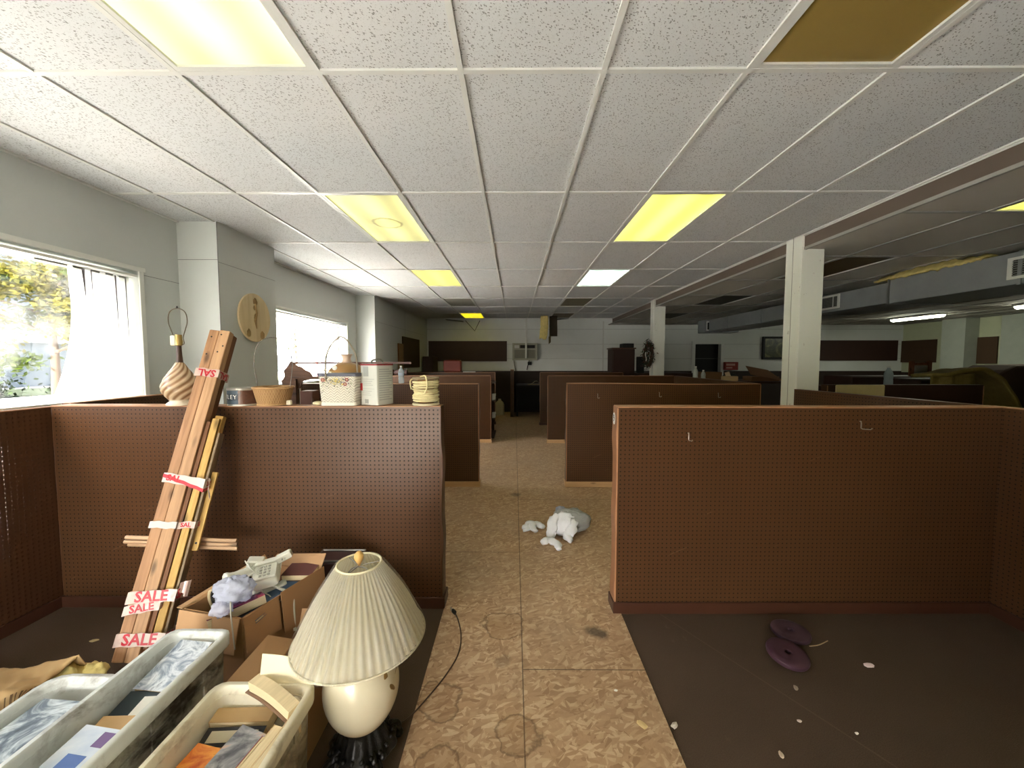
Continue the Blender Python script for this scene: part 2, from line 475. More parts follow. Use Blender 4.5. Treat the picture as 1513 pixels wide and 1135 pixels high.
# shallow drywall seams on the left wall: thin grooves drawn as battens of caulk
b = MB()
b.box(-2.999, -2.9975, 3.2, 3.57, 2.24, 2.244).box(-3.0, -2.64, 3.5675, 3.57, 2.45, 2.454)
b.box(-2.64, -2.6385, 3.57, 4.41, 2.43, 2.433).box(-2.6425, -2.6385, 3.566, 3.57, 0, 2.78)
b.box(-2.64, -2.6385, 7.6, 12.0, 2.3, 2.303).box(-2.64, -2.6385, 9.6, 9.604, 1.28, 2.78)
obj('caulk_line', b, plain('grey caulk', (120, 122, 120), .8), wl)
b = MB()
DOOR = (5.43, 6.2, 2.06)
b.box(-3.2, DOOR[0], 12.0, 12.2, 0, WT).box(DOOR[1], 11.9, 12.0, 12.2, 0, WT).box(DOOR[0], DOOR[1], 12.0, 12.2, DOOR[2], WT)
wb = struct('wall_back', b, M_block)
b = MB()
for z in (1.62, 2.05, 2.5): b.box(-2.64, 11.6, 11.997, 12.0, z, z + .006)
obj('block_joint', b, plain('joint line', (140, 142, 140), .8), wb)
tg = struct('wall_right', MB().box(11.65, 11.9, -3.2, 12.2, 0, WT), plain('greenish wall paint', (196, 200, 170), .65, .06))
W3 = (-2.9, -.7, .15, 1.7)
b = MB().box(-3.2, W3[0], -3.2, -3.0, 0, WT).box(W3[1], 11.9, -3.2, -3.0, 0, WT).box(W3[0], W3[1], -3.2, -3.0, 0, W3[2]).box(W3[0], W3[1], -3.2, -3.0, W3[3], WT)
struct('wall_front', b, M_wall)
b = MB().box(-1.83, -1.77, -3.13, -3.07, W3[2], W3[3])
w3 = struct('added_sun_window', b, M_white); obj('pane', MB().box(W3[0], W3[1], -3.105, -3.097, W3[2], W3[3]), glassy('added sun window glass'), w3)  # unseen low window added so sun falls on the floor behind the camera
struct('light_stop_roof', MB().box(-3.4, 12.1, -3.4, 12.4, WT, WT + .1), M_dark)  # slab added out of view to keep sky light from leaking in

# dark wainscot, door and pilasters
b = MB().box(-2.62, DOOR[0] - .08, 11.96, 11.998, 0, 1.25).box(DOOR[1] + .08, 11.62, 11.96, 11.998, 0, 1.25).box(11.61, 11.648, 4, 11.96, 0, 1.22)
b.box(-2.638, -2.61, 7.62, 11.96, 0, 1.25)
struct('trim_1', b, M_wains)
b = MB().box(DOOR[0] - .09, DOOR[0], 11.95, 12.02, 0, DOOR[2] + .09).box(DOOR[1], DOOR[1] + .09, 11.95, 12.02, 0, DOOR[2] + .09).box(DOOR[0], DOOR[1], 11.95, 12.02, DOOR[2], DOOR[2] + .09)
d1 = struct('door_1', MB().box(DOOR[0], DOOR[1], 12.12, 12.16, 0, DOOR[2]), M_black); obj('door_frame', b, M_block, d1)
struct('trim_2', MB().box(2.66, 2.69, 11.97, 11.998, 1.25, 2.74), M_trim)
struct('pilaster', MB().box(11.3, 11.648, 10.05, 10.6, 0, 2.63).box(11.52, 11.648, 8.6, 9.5, 0, 2.63), plain('grey pilaster paint', (170, 174, 164), .7))

# pillars in a row where the ceiling steps down
M_pil = (lambda t: t.fin(t.mix(t.math('GREATER_THAN', t.noise(16, 4), .68), lin((222, 223, 214)), lin((196, 194, 184))), .5, .3))(NT('scuffed pillar paint'))
for i, (y, top) in enumerate(((3.94, 2.782), (8.0, 2.782), (-.15, 2.782))):
    b = MB().box(2.80, 3.02, y, y + .23, 0, top)
    p = struct('pillar', b, M_pil, bevel=.004)
    bb = MB().box(2.798, 2.8, y + .12, y + .126, 0, top)
    obj('corner_seam', bb, plain('pillar seam', (150, 148, 140), .8), p)

# ------------------------------------------------------------------ ceilings
def make_tile():
    t = NT('fissured ceiling tile')
    a = t.voro(1, t.mapped((105, 48, 1), (0, 0, .4)), 'Distance')
    bq = t.voro(1, t.mapped((46, 100, 1), (0, 0, -.25), (3, 7, 0)), 'Distance')
    f = t.voro(150, None, 'Distance')
    g = t.noise(22, 3)
    da = t.math('LESS_THAN', t.math('ADD', a, t.math('MULTIPLY', g, .25)), .33)
    db = t.math('LESS_THAN', t.math('ADD', bq, t.math('MULTIPLY', g, .25)), .33)
    df = t.math('MULTIPLY', t.math('LESS_THAN', f, .22), .45)
    m = t.math('MAXIMUM', t.math('MAXIMUM', da, db), df)
    base = t.mix(t.rng(t.noise(.7, 4), .35, .7), lin((201, 204, 206)), lin((210, 210, 210)))
    st = t.rng(t.noise(.45, 5, t.mapped(loc=(4, 9, 0))), .66, .8, 0, .35)
    base = t.mix(st, base, lin((196, 176, 140)))
    c = t.mix(t.math('MULTIPLY', m, .72), base, lin((96, 94, 88)))
    t.bump(t.math('SUBTRACT', 1, m), .6, .003)
    return t.fin(c, .85, .15)
M_tile = make_tile(); M_grid = plain('white tee bar', (206, 206, 202), .4, .05)
GX0, GY0, SX, SY, CZ = -.229, 1.76, .6096, 1.22, 2.782
def tiled(z, x0, x1, y0, y1, skip, gx, sag):
    """tiles as shallow pillows between tee bars"""
    b = MB(); g = MB()
    xs = [x0] + [gx + SX * k for k in range(-20, 40) if x0 + .02 < gx + SX * k < x1 - .02] + [x1]
    ys = [y0] + [GY0 + SY * k for k in range(-20, 40) if y0 + .02 < GY0 + SY * k < y1 - .02] + [y1]
    for a, c in zip(xs, xs[1:]):
        for d, e in zip(ys, ys[1:]):
            if any(abs(a - s[0]) < .05 and abs(d - s[1]) < .05 for s in skip): continue
            h = random.uniform(0, sag); n = 4
            rings = []; vs = []; fs = []
            for i in range(n + 1):
                for j in range(n + 1):
                    u, v = i / n, j / n
                    vs.append((a + (c - a) * u, d + (e - d) * v, z + .006 - h * 16 * u * (1 - u) * v * (1 - v)))
            for i in range(n):
                for j in range(n): q = i * (n + 1) + j; fs.append((q, q + 1, q + n + 2, q + n + 1))
            b.add(vs, fs)
    for x in xs: g.box(x - .012, x + .012, y0, y1, z - .003, z + .022)
    for y in ys: g.box(x0, x1, y - .012, y + .012, z - .0035, z + .02)
    return b, g
L_main = [(GX0 - 2 * SX, .54), (GX0 - 2 * SX, 2.98), (GX0 - 2 * SX, 5.42), (GX0 - 2 * SX, 7.86), (GX0 - 2 * SX, 10.3),
          (GX0 + 2 * SX, .54), (GX0 + 2 * SX, 2.98), (GX0 + 2 * SX, 5.42), (GX0 + 2 * SX, 7.86), (GX0 + 2 * SX, 10.3),
          (GX0 - 2 * SX, -1.9), (GX0 + 2 * SX, -1.9)]
b, g = tiled(CZ, -3.0, 2.83, -3.0, 11.52, L_main, GX0, .007)
ce = struct('ceiling', b, M_tile, smooth=True, ang=20); obj('tee_grid', g, M_grid, ce)
CZ2, GX2 = 2.635, 2.83
L_side = [(GX2 + SX, 1.76), (GX2 + SX, 4.2), (GX2 + SX, 6.64), (GX2 + SX, 9.08)]
b, g = tiled(CZ2, 2.83, 11.65, -3.0, 11.98, L_side, GX2, .012)
c2 = struct('ceiling', b, plain('lower ceiling tile', (186, 182, 172), .85, .06, 3), smooth=True, ang=20); obj('tee_grid', g, plain('dull tee bar', (150, 148, 142), .5), c2)  # tiles and bars darker than those of the main ceiling
struct('trim_3', MB().box(2.822, 2.838, -3.0, 11.5, CZ2, CZ - .012), plain('brown drop face', (96, 84, 74), .7, .15, 2))
struct('trim_4', MB().box(2.80, 2.826, -3.0, 11.5, CZ - .012, CZ - .004).box(2.813, 2.819, -3.0, 11.5, CZ - .022, CZ - .004), M_grid)
struct('trim_5', MB().box(-3.0, -2.975, -3.0, 3.57, CZ - .006, CZ + .01).box(-3.0, -2.975, 4.41, 7.53, CZ - .006, CZ + .01).box(-2.64, -2.615, 7.53, 11.5, CZ - .006, CZ + .01), M_grid)

def ceiling_light(x, y, z, mat, label, extra=None):
    t = thing('ceiling_light', label, 'light', (x + SX / 2, y + SY / 2, z), group='recessed fluorescent ceiling fixtures')
    hx, hy = SX / 2 - .012, SY / 2 - .012
    f = MB()
    for (a, c, d, e) in ((-hx, -hx + .022, -hy, hy), (hx - .022, hx, -hy, hy), (-hx + .022, hx - .022, -hy, -hy + .022), (-hx + .022, hx - .022, hy - .022, hy)):
        f.box(a, c, d, e, -.002, .03)
    obj('fixture_frame', f, M_trim, t)
    obj('diffuser', MB().box(-hx + .02, hx - .02, -hy + .02, hy - .02, .008, .012), mat, t)
    obj('housing', MB().box(-hx, hx, -hy, hy, .075, .11), M_trim, t)
    return t
LX, RX_ = GX0 - 2 * SX, GX0 + 2 * SX
E = EMS
D1 = diffuser('bright cream lens', (250, 249, 186), .62 * E); D2 = diffuser('stained lens', (246, 238, 150), .55 * E, stain=True)
D3 = diffuser('yellow lens', (252, 242, 104), 1.0 * E); D4 = diffuser('weak yellow lens', (244, 226, 100), .8 * E)
D5 = diffuser('cool white lens', (205, 240, 215), 1.1 * E); D6 = diffuser('deep yellow lens', (236, 214, 30), .36, False)
DB = plain('dead brown lens', (140, 118, 62), .45, .1); DG = plain('dead grey lens', (150, 146, 134), .5, .08)
DO = plain('dead olive lens', (122, 112, 78), .5, .1); DK = plain('dead dark brown lens', (92, 76, 44), .5, .1)
ceiling_light(LX, .54, CZ, D1, 'large lit cream ceiling panel at top left corner, nearest the camera')
ceiling_light(LX, 2.98, CZ, D2, 'lit ceiling panel with a round brownish stain in its lens')
ceiling_light(LX, 5.42, CZ, D4, 'weak yellow ceiling panel, third back in the left row, toward the window column')
ceiling_light(LX, 7.86, CZ, DG, 'unlit grey ceiling panel in the left row, just before the deep yellow one')
ceiling_light(LX, 10.3, CZ, D6, 'deep yellow glowing ceiling panel at the far end near the back wall')
ceiling_light(RX_, .54, CZ, DB, 'large unlit brown ceiling panel at the top right, nearest the camera')
ceiling_light(RX_, 2.98, CZ, D3, 'bright yellow ceiling panel, second in the row right of the aisle')
ceiling_light(RX_, 5.42, CZ, D5, 'cool white glowing ceiling panel, the only bluish white one')
ceiling_light(RX_, 7.86, CZ, DO, 'unlit olive ceiling panel right behind the cool white one')
ceiling_light(RX_, 10.3, CZ, DK, 'unlit dark brown ceiling panel above the hanging yellow insulation')
ceiling_light(GX2 + SX, 1.76, CZ2, D3, 'yellow lit panel at the right edge in the lower ceiling')
ceiling_light(GX2 + SX, 4.2, CZ2, DK, 'unlit brown panel in the lower ceiling just right of the near pillar')
ceiling_light(GX2 + SX, 6.64, CZ2, plain('dead black lens', (60, 56, 46), .6), 'unlit dark panel in the lower ceiling left of the near pillar, beside the duct')
ceiling_light(GX2 + SX, 9.08, CZ2, plain('dead dark lens', (66, 62, 52), .6), 'unlit dark panel in the lower ceiling beyond the far pillar')
ceiling_light(LX, -1.9, CZ, D1, 'added lit cream ceiling panel, unseen behind the viewer, left row')  # this pair behind the viewer is unseen, added for more room light
ceiling_light(RX_, -1.9, CZ, D3, 'added lit yellow ceiling panel, unseen behind the viewer, right row')
for i, (y, lb) in enumerate(((9.05, 'bare white strip light glowing beyond the duct, the whole one left of the pilaster'), (6.55, 'bare white strip light cut off by the right edge of the picture'))):
    t = thing('ceiling_strip_light', lb, 'light', (9.66, y + .6, CZ2 - .03), group='strip lights in the far bay')
    obj('channel', MB().box(-.09, .09, -.6, .6, -.01, .03), M_white, t)
    tm = NT('strip tube'); tm.fin(lin((240, 240, 220)), .4); tm.b.inputs['Emission Color'].default_value = lin((246, 250, 226)); tm.b.inputs['Emission Strength'].default_value = 9.0
    obj('tube', MB().prism([(.07 * math.cos(R(180 + 18 * k)), .05 * math.sin(R(180 + 18 * k)) - .012) for k in range(11)], -.58, .58, Matrix.Rotation(R(90), 4, 'X') @ Matrix.Rotation(0, 4, 'Z')), tm.m, t)

# ------------------------------------------------------------------ windows
def window(name, o, xf=-3.17, dirt=.0, tint=1):
    y0, y1, z0, z1 = o; f = MB(); w = .045
    f.box(xf - .03, xf + .02, y0, y0 + w, z0, z1).box(xf - .03, xf + .02, y1 - w, y1, z0, z1).box(xf - .03, xf + .02, y0 + w, y1 - w, z1 - w, z1).box(xf - .03, xf + .02, y0 + w, y1 - w, z0, z0 + w)
    t = struct(name, f, M_white)
    obj('pane', MB().box(xf - .008, xf - .002, y0 + w, y1 - w, z0 + w, z1 - w), glassy('window glass', (tint, tint, tint, 1), dirt=dirt), t)
    c = MB(); q = .055
    c.box(-3.0, -2.985, y0 - q, y1 + q, z1, z1 + .035).box(-3.0, -2.985, y1, y1 + q * .7, z0, z1).box(-3.0, -2.985, y0 - q * .7, y0, z0, z1)
    c.box(-3.12, -2.995, y0, y1, z1 - .05, z1 - .03)
    obj('casing', c, M_white, t, bevel=.003)
    if z0 > 1: obj('sill', MB().box(-3.2, -2.98, y0 - .03, y1 + .03, z0 - .03, z0 + .004), M_white, t)
    return t
window('window_1', W1, dirt=.06, tint=TINT); window('window_2', W2, dirt=.06); window('added_low_window', W0)  # the last is an unseen low window added to brighten the pegboard holes
# ------------------------------------------------------------------ pegboard partitions
PH = 1.275
def partition(p0, p1, label, t=.1, h=PH, base=None, mat=None, ends='wavy', group='pegboard booth partitions', wobble=0, cap=None, nobase=False, edge=None, bead=True):
    """runs from p0 to p1 (front face line); thickness t to the left of travel"""
    p0, p1 = Vector((*p0, 0)), Vector((*p1, 0)); d = p1 - p0; L = d.length; a = math.atan2(d.y, d.x)
    o = thing('pegboard_partition', label, 'partition', p0, a, group)
    bh = .07; m = mat or M_peg; z0 = 0 if nobase else .01
    b = MB()
    n = 24
    def top(x): return h + wobble * math.sin(x * 2.3 + 1) * .5
    for (y0, y1) in ((0, .006), (t - .006, t)):
        P = [(L * k / n, top(L * k / n) - .005) for k in range(n + 1)]
        b.loft([[(x, y0, z0), (x, y0, z), (x, y1, z), (x, y1, z0)] for x, z in P], caps=True)
    obj('pegboard_sheet', b, m, o)
    b = MB(); b.loft([[(x, -.003, top(x) - .006), (x, -.003, top(x)), (x, t + .003, top(x)), (x, t + .003, top(x) - .006)] for x in [L * k / n for k in range(n + 1)]])
    obj('top_cap', b, cap or M_edge, o)
    for e, x in (('l', 0), ('r', L)):
        sg = -1 if x == 0 else 1
        b = MB(); rings = []
        for k in range(31):
            z = z0 + (h - .012) * k / 30
            w = .006 * math.sin(k * .55 + x) * (1 if ends == 'wavy' else 0)
            xx = x + sg * (.004 + max(0, w)); rings.append([(x, .003, z), (xx, .001 + w * .6, z), (xx, t - .001, z), (x, t - .003, z)])
        b.loft(rings); obj('end_strip', b, edge or M_brown, o)
        if bead: obj('edge_bead', MB().box(x - sg * .002, x + sg * .006, -.0025, .004, z0, h - .01), M_edge, o)
    if not nobase:
        bm_ = base or M_brown_base
        b = MB().box(-.016, L + .016, -.016, 0, 0, bh).box(-.016, L + .016, t, t + .016, 0, bh).box(-.016, 0, 0, t, 0, bh).box(L, L + .016, 0, t, 0, bh)
        obj('baseboard', b, bm_, o, bevel=.003)
    return o
pl1 = partition((-2.845, 2.405), (-.452, 2.405), 'long pegboard partition on the left with lamp, baskets and can along its top', wobble=.004, bead=False)
partition((-2.95, .3), (-2.855, 2.50), 'pegboard side partition under the big window with daylight showing through its holes', t=.012, mat=M_peg_lit, edge=M_brown_d, h=1.27, bead=False)
partition((-2.86, 2.52), (-2.86, 4.78), 'pegboard side partition under the window behind the ceramic lamp', t=.05, h=1.28, bead=False)
partition((-2.6, 4.80), (-.438, 4.80), 'second pegboard partition left of the aisle carrying the water bottle', base=M_pine)
partition((-2.6, 7.43), (-.447, 7.43), 'third pegboard partition left of the aisle', base=M_pine)
partition((-2.6, 9.6), (-.47, 9.6), 'farthest pegboard partition left of the aisle with a red box on top', base=M_brown_base)
pr1 = partition((.622, 2.36), (2.955, 2.375), 'dark wide pegboard partition right of the aisle, nearest on that side', edge=plain('tan edge band', (150, 104, 72), .5, .2, 14), wobble=.004)
partition((2.975, .7), (2.975, 2.46), 'pegboard return partition coming forward at the right edge of the picture', t=.05, bead=False)
partition((.64, -.35), (2.75, -.35), 'added light-blocking pegboard partition, unseen behind the viewer right of the aisle')  # unseen panel added to keep light off the near right partition
partition((2.955, 2.50), (2.80, 3.90), 'low sunlit pegboard side partition ending at the near white pillar', t=.05, cap=M_brown)
pr2 = partition((.64, 4.80), (2.98, 4.80), 'second pegboard partition right of the aisle with three hooks along its top', base=M_pine, wobble=.012)
partition((3.02, 4.92), (3.02, 7.38), 'pegboard side partition running away behind the three hooks', t=.05, cap=M_brown)
partition((.63, 7.40), (2.98, 7.40), 'third pegboard partition right of the aisle, before the far pillar', base=M_pine)
partition((.62, 9.5), (2.6, 9.5), 'farthest dark pegboard partition right of the aisle', base=M_brown_base)
partition((-.02, 10.9), (-.02, 11.9), 'short partition seen end-on by the dark back stall', t=.09, nobase=True, h=1.30)
partition((3.75, 4.75), (5.6, 4.75), 'dark partition in the next aisle under the cream board', mat=M_brown_d, cap=M_brown_d, h=1.265)

# sticker on the end of the near right partition, and the metal hooks
st = thing('number_sticker', 'oval white sticker with a dark 9 at the top end of the dark wide partition', 'sticker', (.619, 2.41, 1.20))
M = Matrix.Rotation(R(-90), 4, 'Y')
mm = Matrix(((0, 0, -1, 0), (-1, 0, 0, 0), (0, 1, 0, 0), (0, 0, 0, 1)))
obj('label_oval', MB().prism([(.036 * math.cos(R(15 * k)), .05 * math.sin(R(15 * k))) for k in range(24)], .0, .002, mm @ Matrix.Scale(.74, 4) @ Matrix.Translation((0, 0, .011))), M_paper, st)
obj('numeral', MB().text('9', .085, .0005, mm @ Matrix.Scale(.74, 4) @ Matrix.Translation((0, 0, .0142))), M_black, st)
def hook(u, v, y, label, s=1, flip=1):
    p = at(u, v, Y=y - .0035)
    o = thing('pegboard_hook', label, 'hook', p, group='metal pegboard hooks')
    r = .0028 * s
    b = MB().tube([(0, .004, .02 * s), (0, -.004, .022 * s), (0, -.007, .01 * s), (0, -.007, -.018 * s)], r)
    obj('stem', b, M_steel, o)
    b = MB().tube([(0, -.007, -.018 * s), (.004 * flip, -.012, -.022 * s), (.022 * s * flip, -.03, -.022 * s), (.026 * s * flip, -.034, -.014 * s)], r)
    obj('prong', b, M_steel, o)
hook(1017, 645, 2.362, 'small bent metal hook on the dark wide partition near its aisle end', 1, .4)
hook(1271, 628, 2.366, 'L-shaped metal hook high on the dark wide partition, toward its window-far end', 1.05, 1.6)
hook(883, 585, 4.8, 'metal hook on the second partition nearest the aisle, first of three', 1.2, .5)
hook(974, 583, 4.8, 'metal hook on the second partition, middle of three', 1.2, .5)
hook(1061, 584, 4.8, 'metal hook on the second partition, last of three near its corner', 1.2, .5)

# ------------------------------------------------------------------ left side: plaque, boards
t = thing('wooden_clock_plaque', 'round pale wooden plaque with dark painted marks on the column face', 'plaque', (-2.625, 4.02, 1.985))
def disc_x(r, x0, x1, n=48, sy=1): return MB().prism([(r * math.cos(2 * math.pi * k / n), r * sy * math.sin(2 * math.pi * k / n)) for k in range(n)], x0, x1, Matrix(((0, 0, 1, 0), (1, 0, 0, 0), (0, 1, 0, 0), (0, 0, 0, 1))))
obj('disc', disc_x(.242, -.012, .008), wood('pale round wood', (206, 184, 140), (224, 204, 164), 2, .5, .4), t, bevel=.004)
b = MB()
for (y, z, r) in ((0, .16, .034), (-.01, .1, .022), (-.11, -.16, .034), (.10, -.17, .04)):
    b.sphere((.008, y, z), r, 10, 6, (.15, 1, 1.1), fn=lambda p: 1 + .35 * noise.noise(p * 2.3 + Vector((y, z, 0)) * 9))
b.tube([(.01, 0, .14), (.01, .015, .05), (.01, -.01, -.03), (.01, .01, -.11)], [.008, .012, .014, .004])
b.sphere((.008, 0, 0), .03, 10, 6, (.2, .8, 1.5))
obj('painted_motif', b, plain('dark tan paint', (150, 122, 74), .6, .3, 20), t)

def flat(name, label, cat, x0, x1, z0, z1, y=11.995, th=.02, mat=M_brown_d, group=None):
    o = obj(name, MB().box(x0, x1, y - th, y, z0, z1), mat); recenter(o); return tag(o, label, cat, group)
p, q = at(633, 504, Y=11.97), at(749, 534, Y=11.97)
flat('wall_board', 'long dark brown board on the back wall above the red box', 'board', p.x, q.x, q.z, p.z, group='dark boards on the walls')
o = obj('wall_board', MB().box(-2.638, -2.615, 9.32, 10.95, 1.38, 2.13), M_brown_d); recenter(o); tag(o, 'dark brown board on the left wall at the back corner', 'board', 'dark boards on the walls')
o = obj('oak_plank', MB().box(-2.636, -2.60, 8.95, 9.3, 1.2, 1.95), wood('oak slab', (110, 76, 40), (136, 98, 58), 2)); recenter(o); tag(o, 'narrow oak coloured panel leaning beside the dark board on the left wall', 'panel')
o = obj('dark_cabinet', MB().rbox(-2.6, -2.3, 11.2, 11.9, 0, 1.68, .01), M_brown_d); recenter(o); tag(o, 'narrow dark cabinet in the left back corner', 'cabinet')
p, q = at(1209, 503, Y=11.97), at(1326, 533, Y=11.97)
flat('wall_board', 'long dark brown board on the back wall right of the near pillar', 'board', p.x, q.x, q.z, p.z, group='dark boards on the walls')
for (u0, u1, v0, v1, lb) in ((1332, 1383, 504, 535.5, 'dark brown board on the right wall, left of the grey pilaster'), (1417, 1473, 500, 537, 'dark brown board on the right wall, right of the grey pilaster')):
    a, c = at(u0, v0, X=11.64), at(u1, v1, X=11.64)
    o = obj('wall_board', MB().box(11.615, 11.645, c.y, a.y, (at(u0, v1, X=11.64).z), a.z), plain('brown covered opening', (74, 52, 34), .7)); recenter(o); tag(o, lb, 'board', 'dark boards on the walls')

# ------------------------------------------------------------------ back wall
t = thing('air_conditioner', 'beige window air conditioner in the back wall with a dark grille', 'air conditioner', (.31, 11.86, 1.59))
obj('case', MB().rbox(-.35, .35, -.06, .13, 0, .47, .015), plain('beige metal', (150, 150, 132), .5), t)
b = MB()
for k in range(11): b.box(-.30, .30, -.075, -.06, .05 + k * .022, .062 + k * .022)
obj('grille', b, plain('grille grey', (104, 104, 92), .6), t)
obj('control_panel', MB().box(-.14, .30, -.07, -.058, .34, .43), M_dark, t)
obj('name_plate', MB().box(-.31, -.17, -.07, -.058, .34, .43), M_trim, t)
obj('surround', MB().box(-.37, -.33, -.075, .0, -.02, .49).box(.33, .37, -.075, .0, -.02, .49).box(-.33, .33, -.075, 0, .455, .49).box(-.33, .33, -.075, 0, -.02, .02).box(-.33, .33, -.072, 0, .3, .325), plain('beige frame', (166, 166, 150), .5), t)
t = thing('hanging_cable', 'dark power cord hanging under the air conditioner with its plug', 'cord', (.4, 11.94, 1.28))
obj('cable', MB().tube([(-.02, 0, 0), (0, -.01, .12), (.04, -.03, .22), (.05, -.02, .34)], .014), M_dark, t)
obj('plug', MB().rbox(0, .12, -.04, .02, .15, .25, .01), M_black, t)
o = obj('cable_drop', MB().tube([(-.02, 11.95, 1.6), (-.0, 11.95, 1.45), (.04, 11.95, 1.25)], .012), plain('grey cable', (120, 120, 112), .6)); recenter(o); tag(o, 'grey cable hanging from the lower left of the air conditioner', 'cord')
o = obj('ceiling_pipe', MB().tube([(.345, 11.72, 2.8), (.345, 11.72, 1.63)], .03, 10), M_white, smooth=True, ang=40); recenter(o); tag(o, 'white vertical pipe in front of the air conditioner', 'pipe')
o = obj('hanging_bracket', MB().tube([(-1.42, 11.55, 2.72), (-1.15, 11.55, 2.42), (-1.0, 11.55, 2.72)], .012, 6), plain('grey strap', (100, 100, 96), .5, metal=.5)); recenter(o); tag(o, 'bent V-shaped metal strap hanging from the ceiling edge below the deep yellow light', 'bracket')
o = obj('ceiling_scrap', MB().slab([(1.1, 11.6, 2.74), (1.55, 11.6, 2.79), (1.6, 11.75, 2.79), (1.15, 11.75, 2.74)], .02).slab([(-2.0, 11.55, 2.75), (-1.5, 11.55, 2.70), (-1.5, 11.8, 2.70), (-2.0, 11.8, 2.75)], .012), M_dark); o.location = (0, 0, 0); recenter(o); tag(o, 'dark strips of broken ceiling grid sagging above the back wall', 'scrap', kind='stuff')
t = thing('hanging_insulation', 'torn yellow insulation batt hanging from the ceiling near the back wall', 'insulation', (.86, 10.9, 2.15))
obj('glass_wool', MB().sheet(8, 14, lambda a, c: (-.15 + (.20 - .04 * c) * a + .012 * noise.noise(Vector((c * 7, a * 3, 2))), -.06 + .02 * math.sin(a * 5 + c * 3), .62 * (1 - c) + .02 * math.sin(a * 9) * c), .06), M_insul, t, smooth=True)
obj('shadow_sheet', MB().sheet(8, 10, lambda a, c: (.10 + .22 * a, .06 + .03 * math.sin(c * 6), .08 + .54 * (1 - c) + .10 * a * (1 - c)), .01), plain('dark brown shadow', (58, 48, 34), .9), t, smooth=True)  # dark sheet stands for the shadow behind the batt
obj('loose_strand', MB().sheet(3, 6, lambda a, c: (.08 + .06 * a, .03, .06 - .2 * c + .05 * a), .02), plain('torn dark wool', (92, 84, 56), .95), t)

t = thing('tall_cabinet', 'tall dark wooden cabinet with a brown side standing before the back wall', 'cabinet', (2.72, 9.9, 0))
obj('carcass', MB().rbox(-.28, .28, 0, .5, 0, 1.85, .01), M_brown_d, t)
obj('door', MB().box(-.26, .26, -.02, 0, .1, 1.8), M_brown_d, t)
obj('cornice', MB().box(-.3, .3, -.04, .52, 1.85, 1.88), M_brown, t)
o = obj('black_box', MB().rbox(2.72, 2.99, 9.95, 10.3, 1.88, 1.99, .01), M_black); recenter(o); tag(o, 'flat black box on top of the tall dark cabinet', 'box')
t = thing('loudspeaker', 'small black speaker box between the cabinet and the wreath', 'speaker', (3.12, 9.85, 1.277 - .02))
obj('box', MB().rbox(-.07, .07, -.1, .1, 0, .4, .008), M_black, t); obj('driver', MB().lathe([(.0, 0), (.05, 0), (.055, .006), (.0, .004)], 20, Matrix.Translation((0, -.1, .2)) @ Matrix.Rotation(R(90), 4, 'X')), M_dark, t)
o = obj('dark_counter', MB().rbox(3.02, 4.4, 9.62, 11.2, 0, 1.255, .01), M_brown_d); recenter(o); tag(o, 'dark low counter behind the far pillar carrying the speaker box', 'counter')

# wreath on the far pillar's aisle face
t = thing('wreath', 'dark green and brown leafy wreath with a pale ribbon on the far pillar', 'wreath', (2.73, 8.1, 1.68))
rng = random.Random(4); lv = MB(); lb_ = MB()
obj('ring', MB().tube(circ((0, 0, 0), .21, 28, 'x')[:-1], .035, 8, closed=True), plain('twig brown', (70, 50, 34), .8), t)
for k in range(420):
    a = rng.uniform(0, 6.283); rr = .21 + rng.gauss(0, .045); px = rng.gauss(-.01, .035)
    c = Vector((px, rr * math.cos(a), rr * math.sin(a))); d = Vector((rng.uniform(-1, 1), rng.uniform(-1, 1), rng.uniform(-1, 1))).normalized() * rng.uniform(.03, .06); e = d.cross(Vector((rng.uniform(-1, 1), .3, 1))).normalized() * .012
    (lv if k % 3 else lb_).add([c - d, c + e, c + d, c - e + d * .2], [(0, 1, 2, 3)])
obj('leaves', lv, plain('dark leaf', (40, 48, 30), .7, .4, 30), t); obj('dried_flowers', lb_, plain('rust brown leaf', (92, 54, 40), .7, .4, 30), t)
obj('ribbon', MB().sheet(3, 6, lambda a, c: (-.055 - .01 * math.sin(c * 6), .0 + .05 * a - .03, .05 - .18 * c), .004), M_paper, t)

# dark stall at the end of the aisle
t = thing('dark_desk', 'black desk filling the dark stall at the end of the aisle', 'desk', (.45, 11.4, 0))
obj('desk_top', MB().box(-.40, .45, -.45, .5, .84, .88), M_dark, t)
for x in (-.38, .40): obj('side_panel', MB().box(x, x + .03, -.43, .48, 0, .84), M_black, t)
obj('modesty_panel', MB().box(-.35, .40, .3, .33, .1, .84), M_black, t)
t = thing('paper_stack', 'slumped pale papers on the black desk at the end of the aisle', 'papers', (.58, 11.25, .88))
obj('sheet', MB().sheet(6, 4, lambda a, c: (-.18 + .36 * a, -.12 + .24 * c, .012 + .1 * math.exp(-((a - .6) * 4) ** 2)), .004), plain('dim paper', (172, 160, 138), .8), t)
obj('folder', MB().box(-.2, .2, -.13, .14, 0, .01), plain('tan folder', (150, 128, 92), .8), t)
t = thing('plastic_jug', 'pale plastic jug on the floor at the far end of the aisle', 'jug', (-.42, 11.3, .005))
obj('body', MB().loft([rrect(.13, .09, .04, z) if z < .33 else rrect(.13 * k, .09 * k, .04 * k, z) for z, k in ((0, 1), (.3, 1), (.36, .8), (.42, .35))]), plain('yellowed jug', (196, 184, 152), .5), t, smooth=True, ang=50)
obj('cap', MB().lathe([(.04, .42), (.04, .46)], 14), M_paper, t)
o = obj('red_box', MB().rbox(-1.73, -1.30, 9.62, 9.86, PH + .001, PH + .30, .03), plain('brick red tin', (120, 44, 28), .5)); recenter(o); tag(o, 'rounded red box standing on the farthest left partition', 'box')
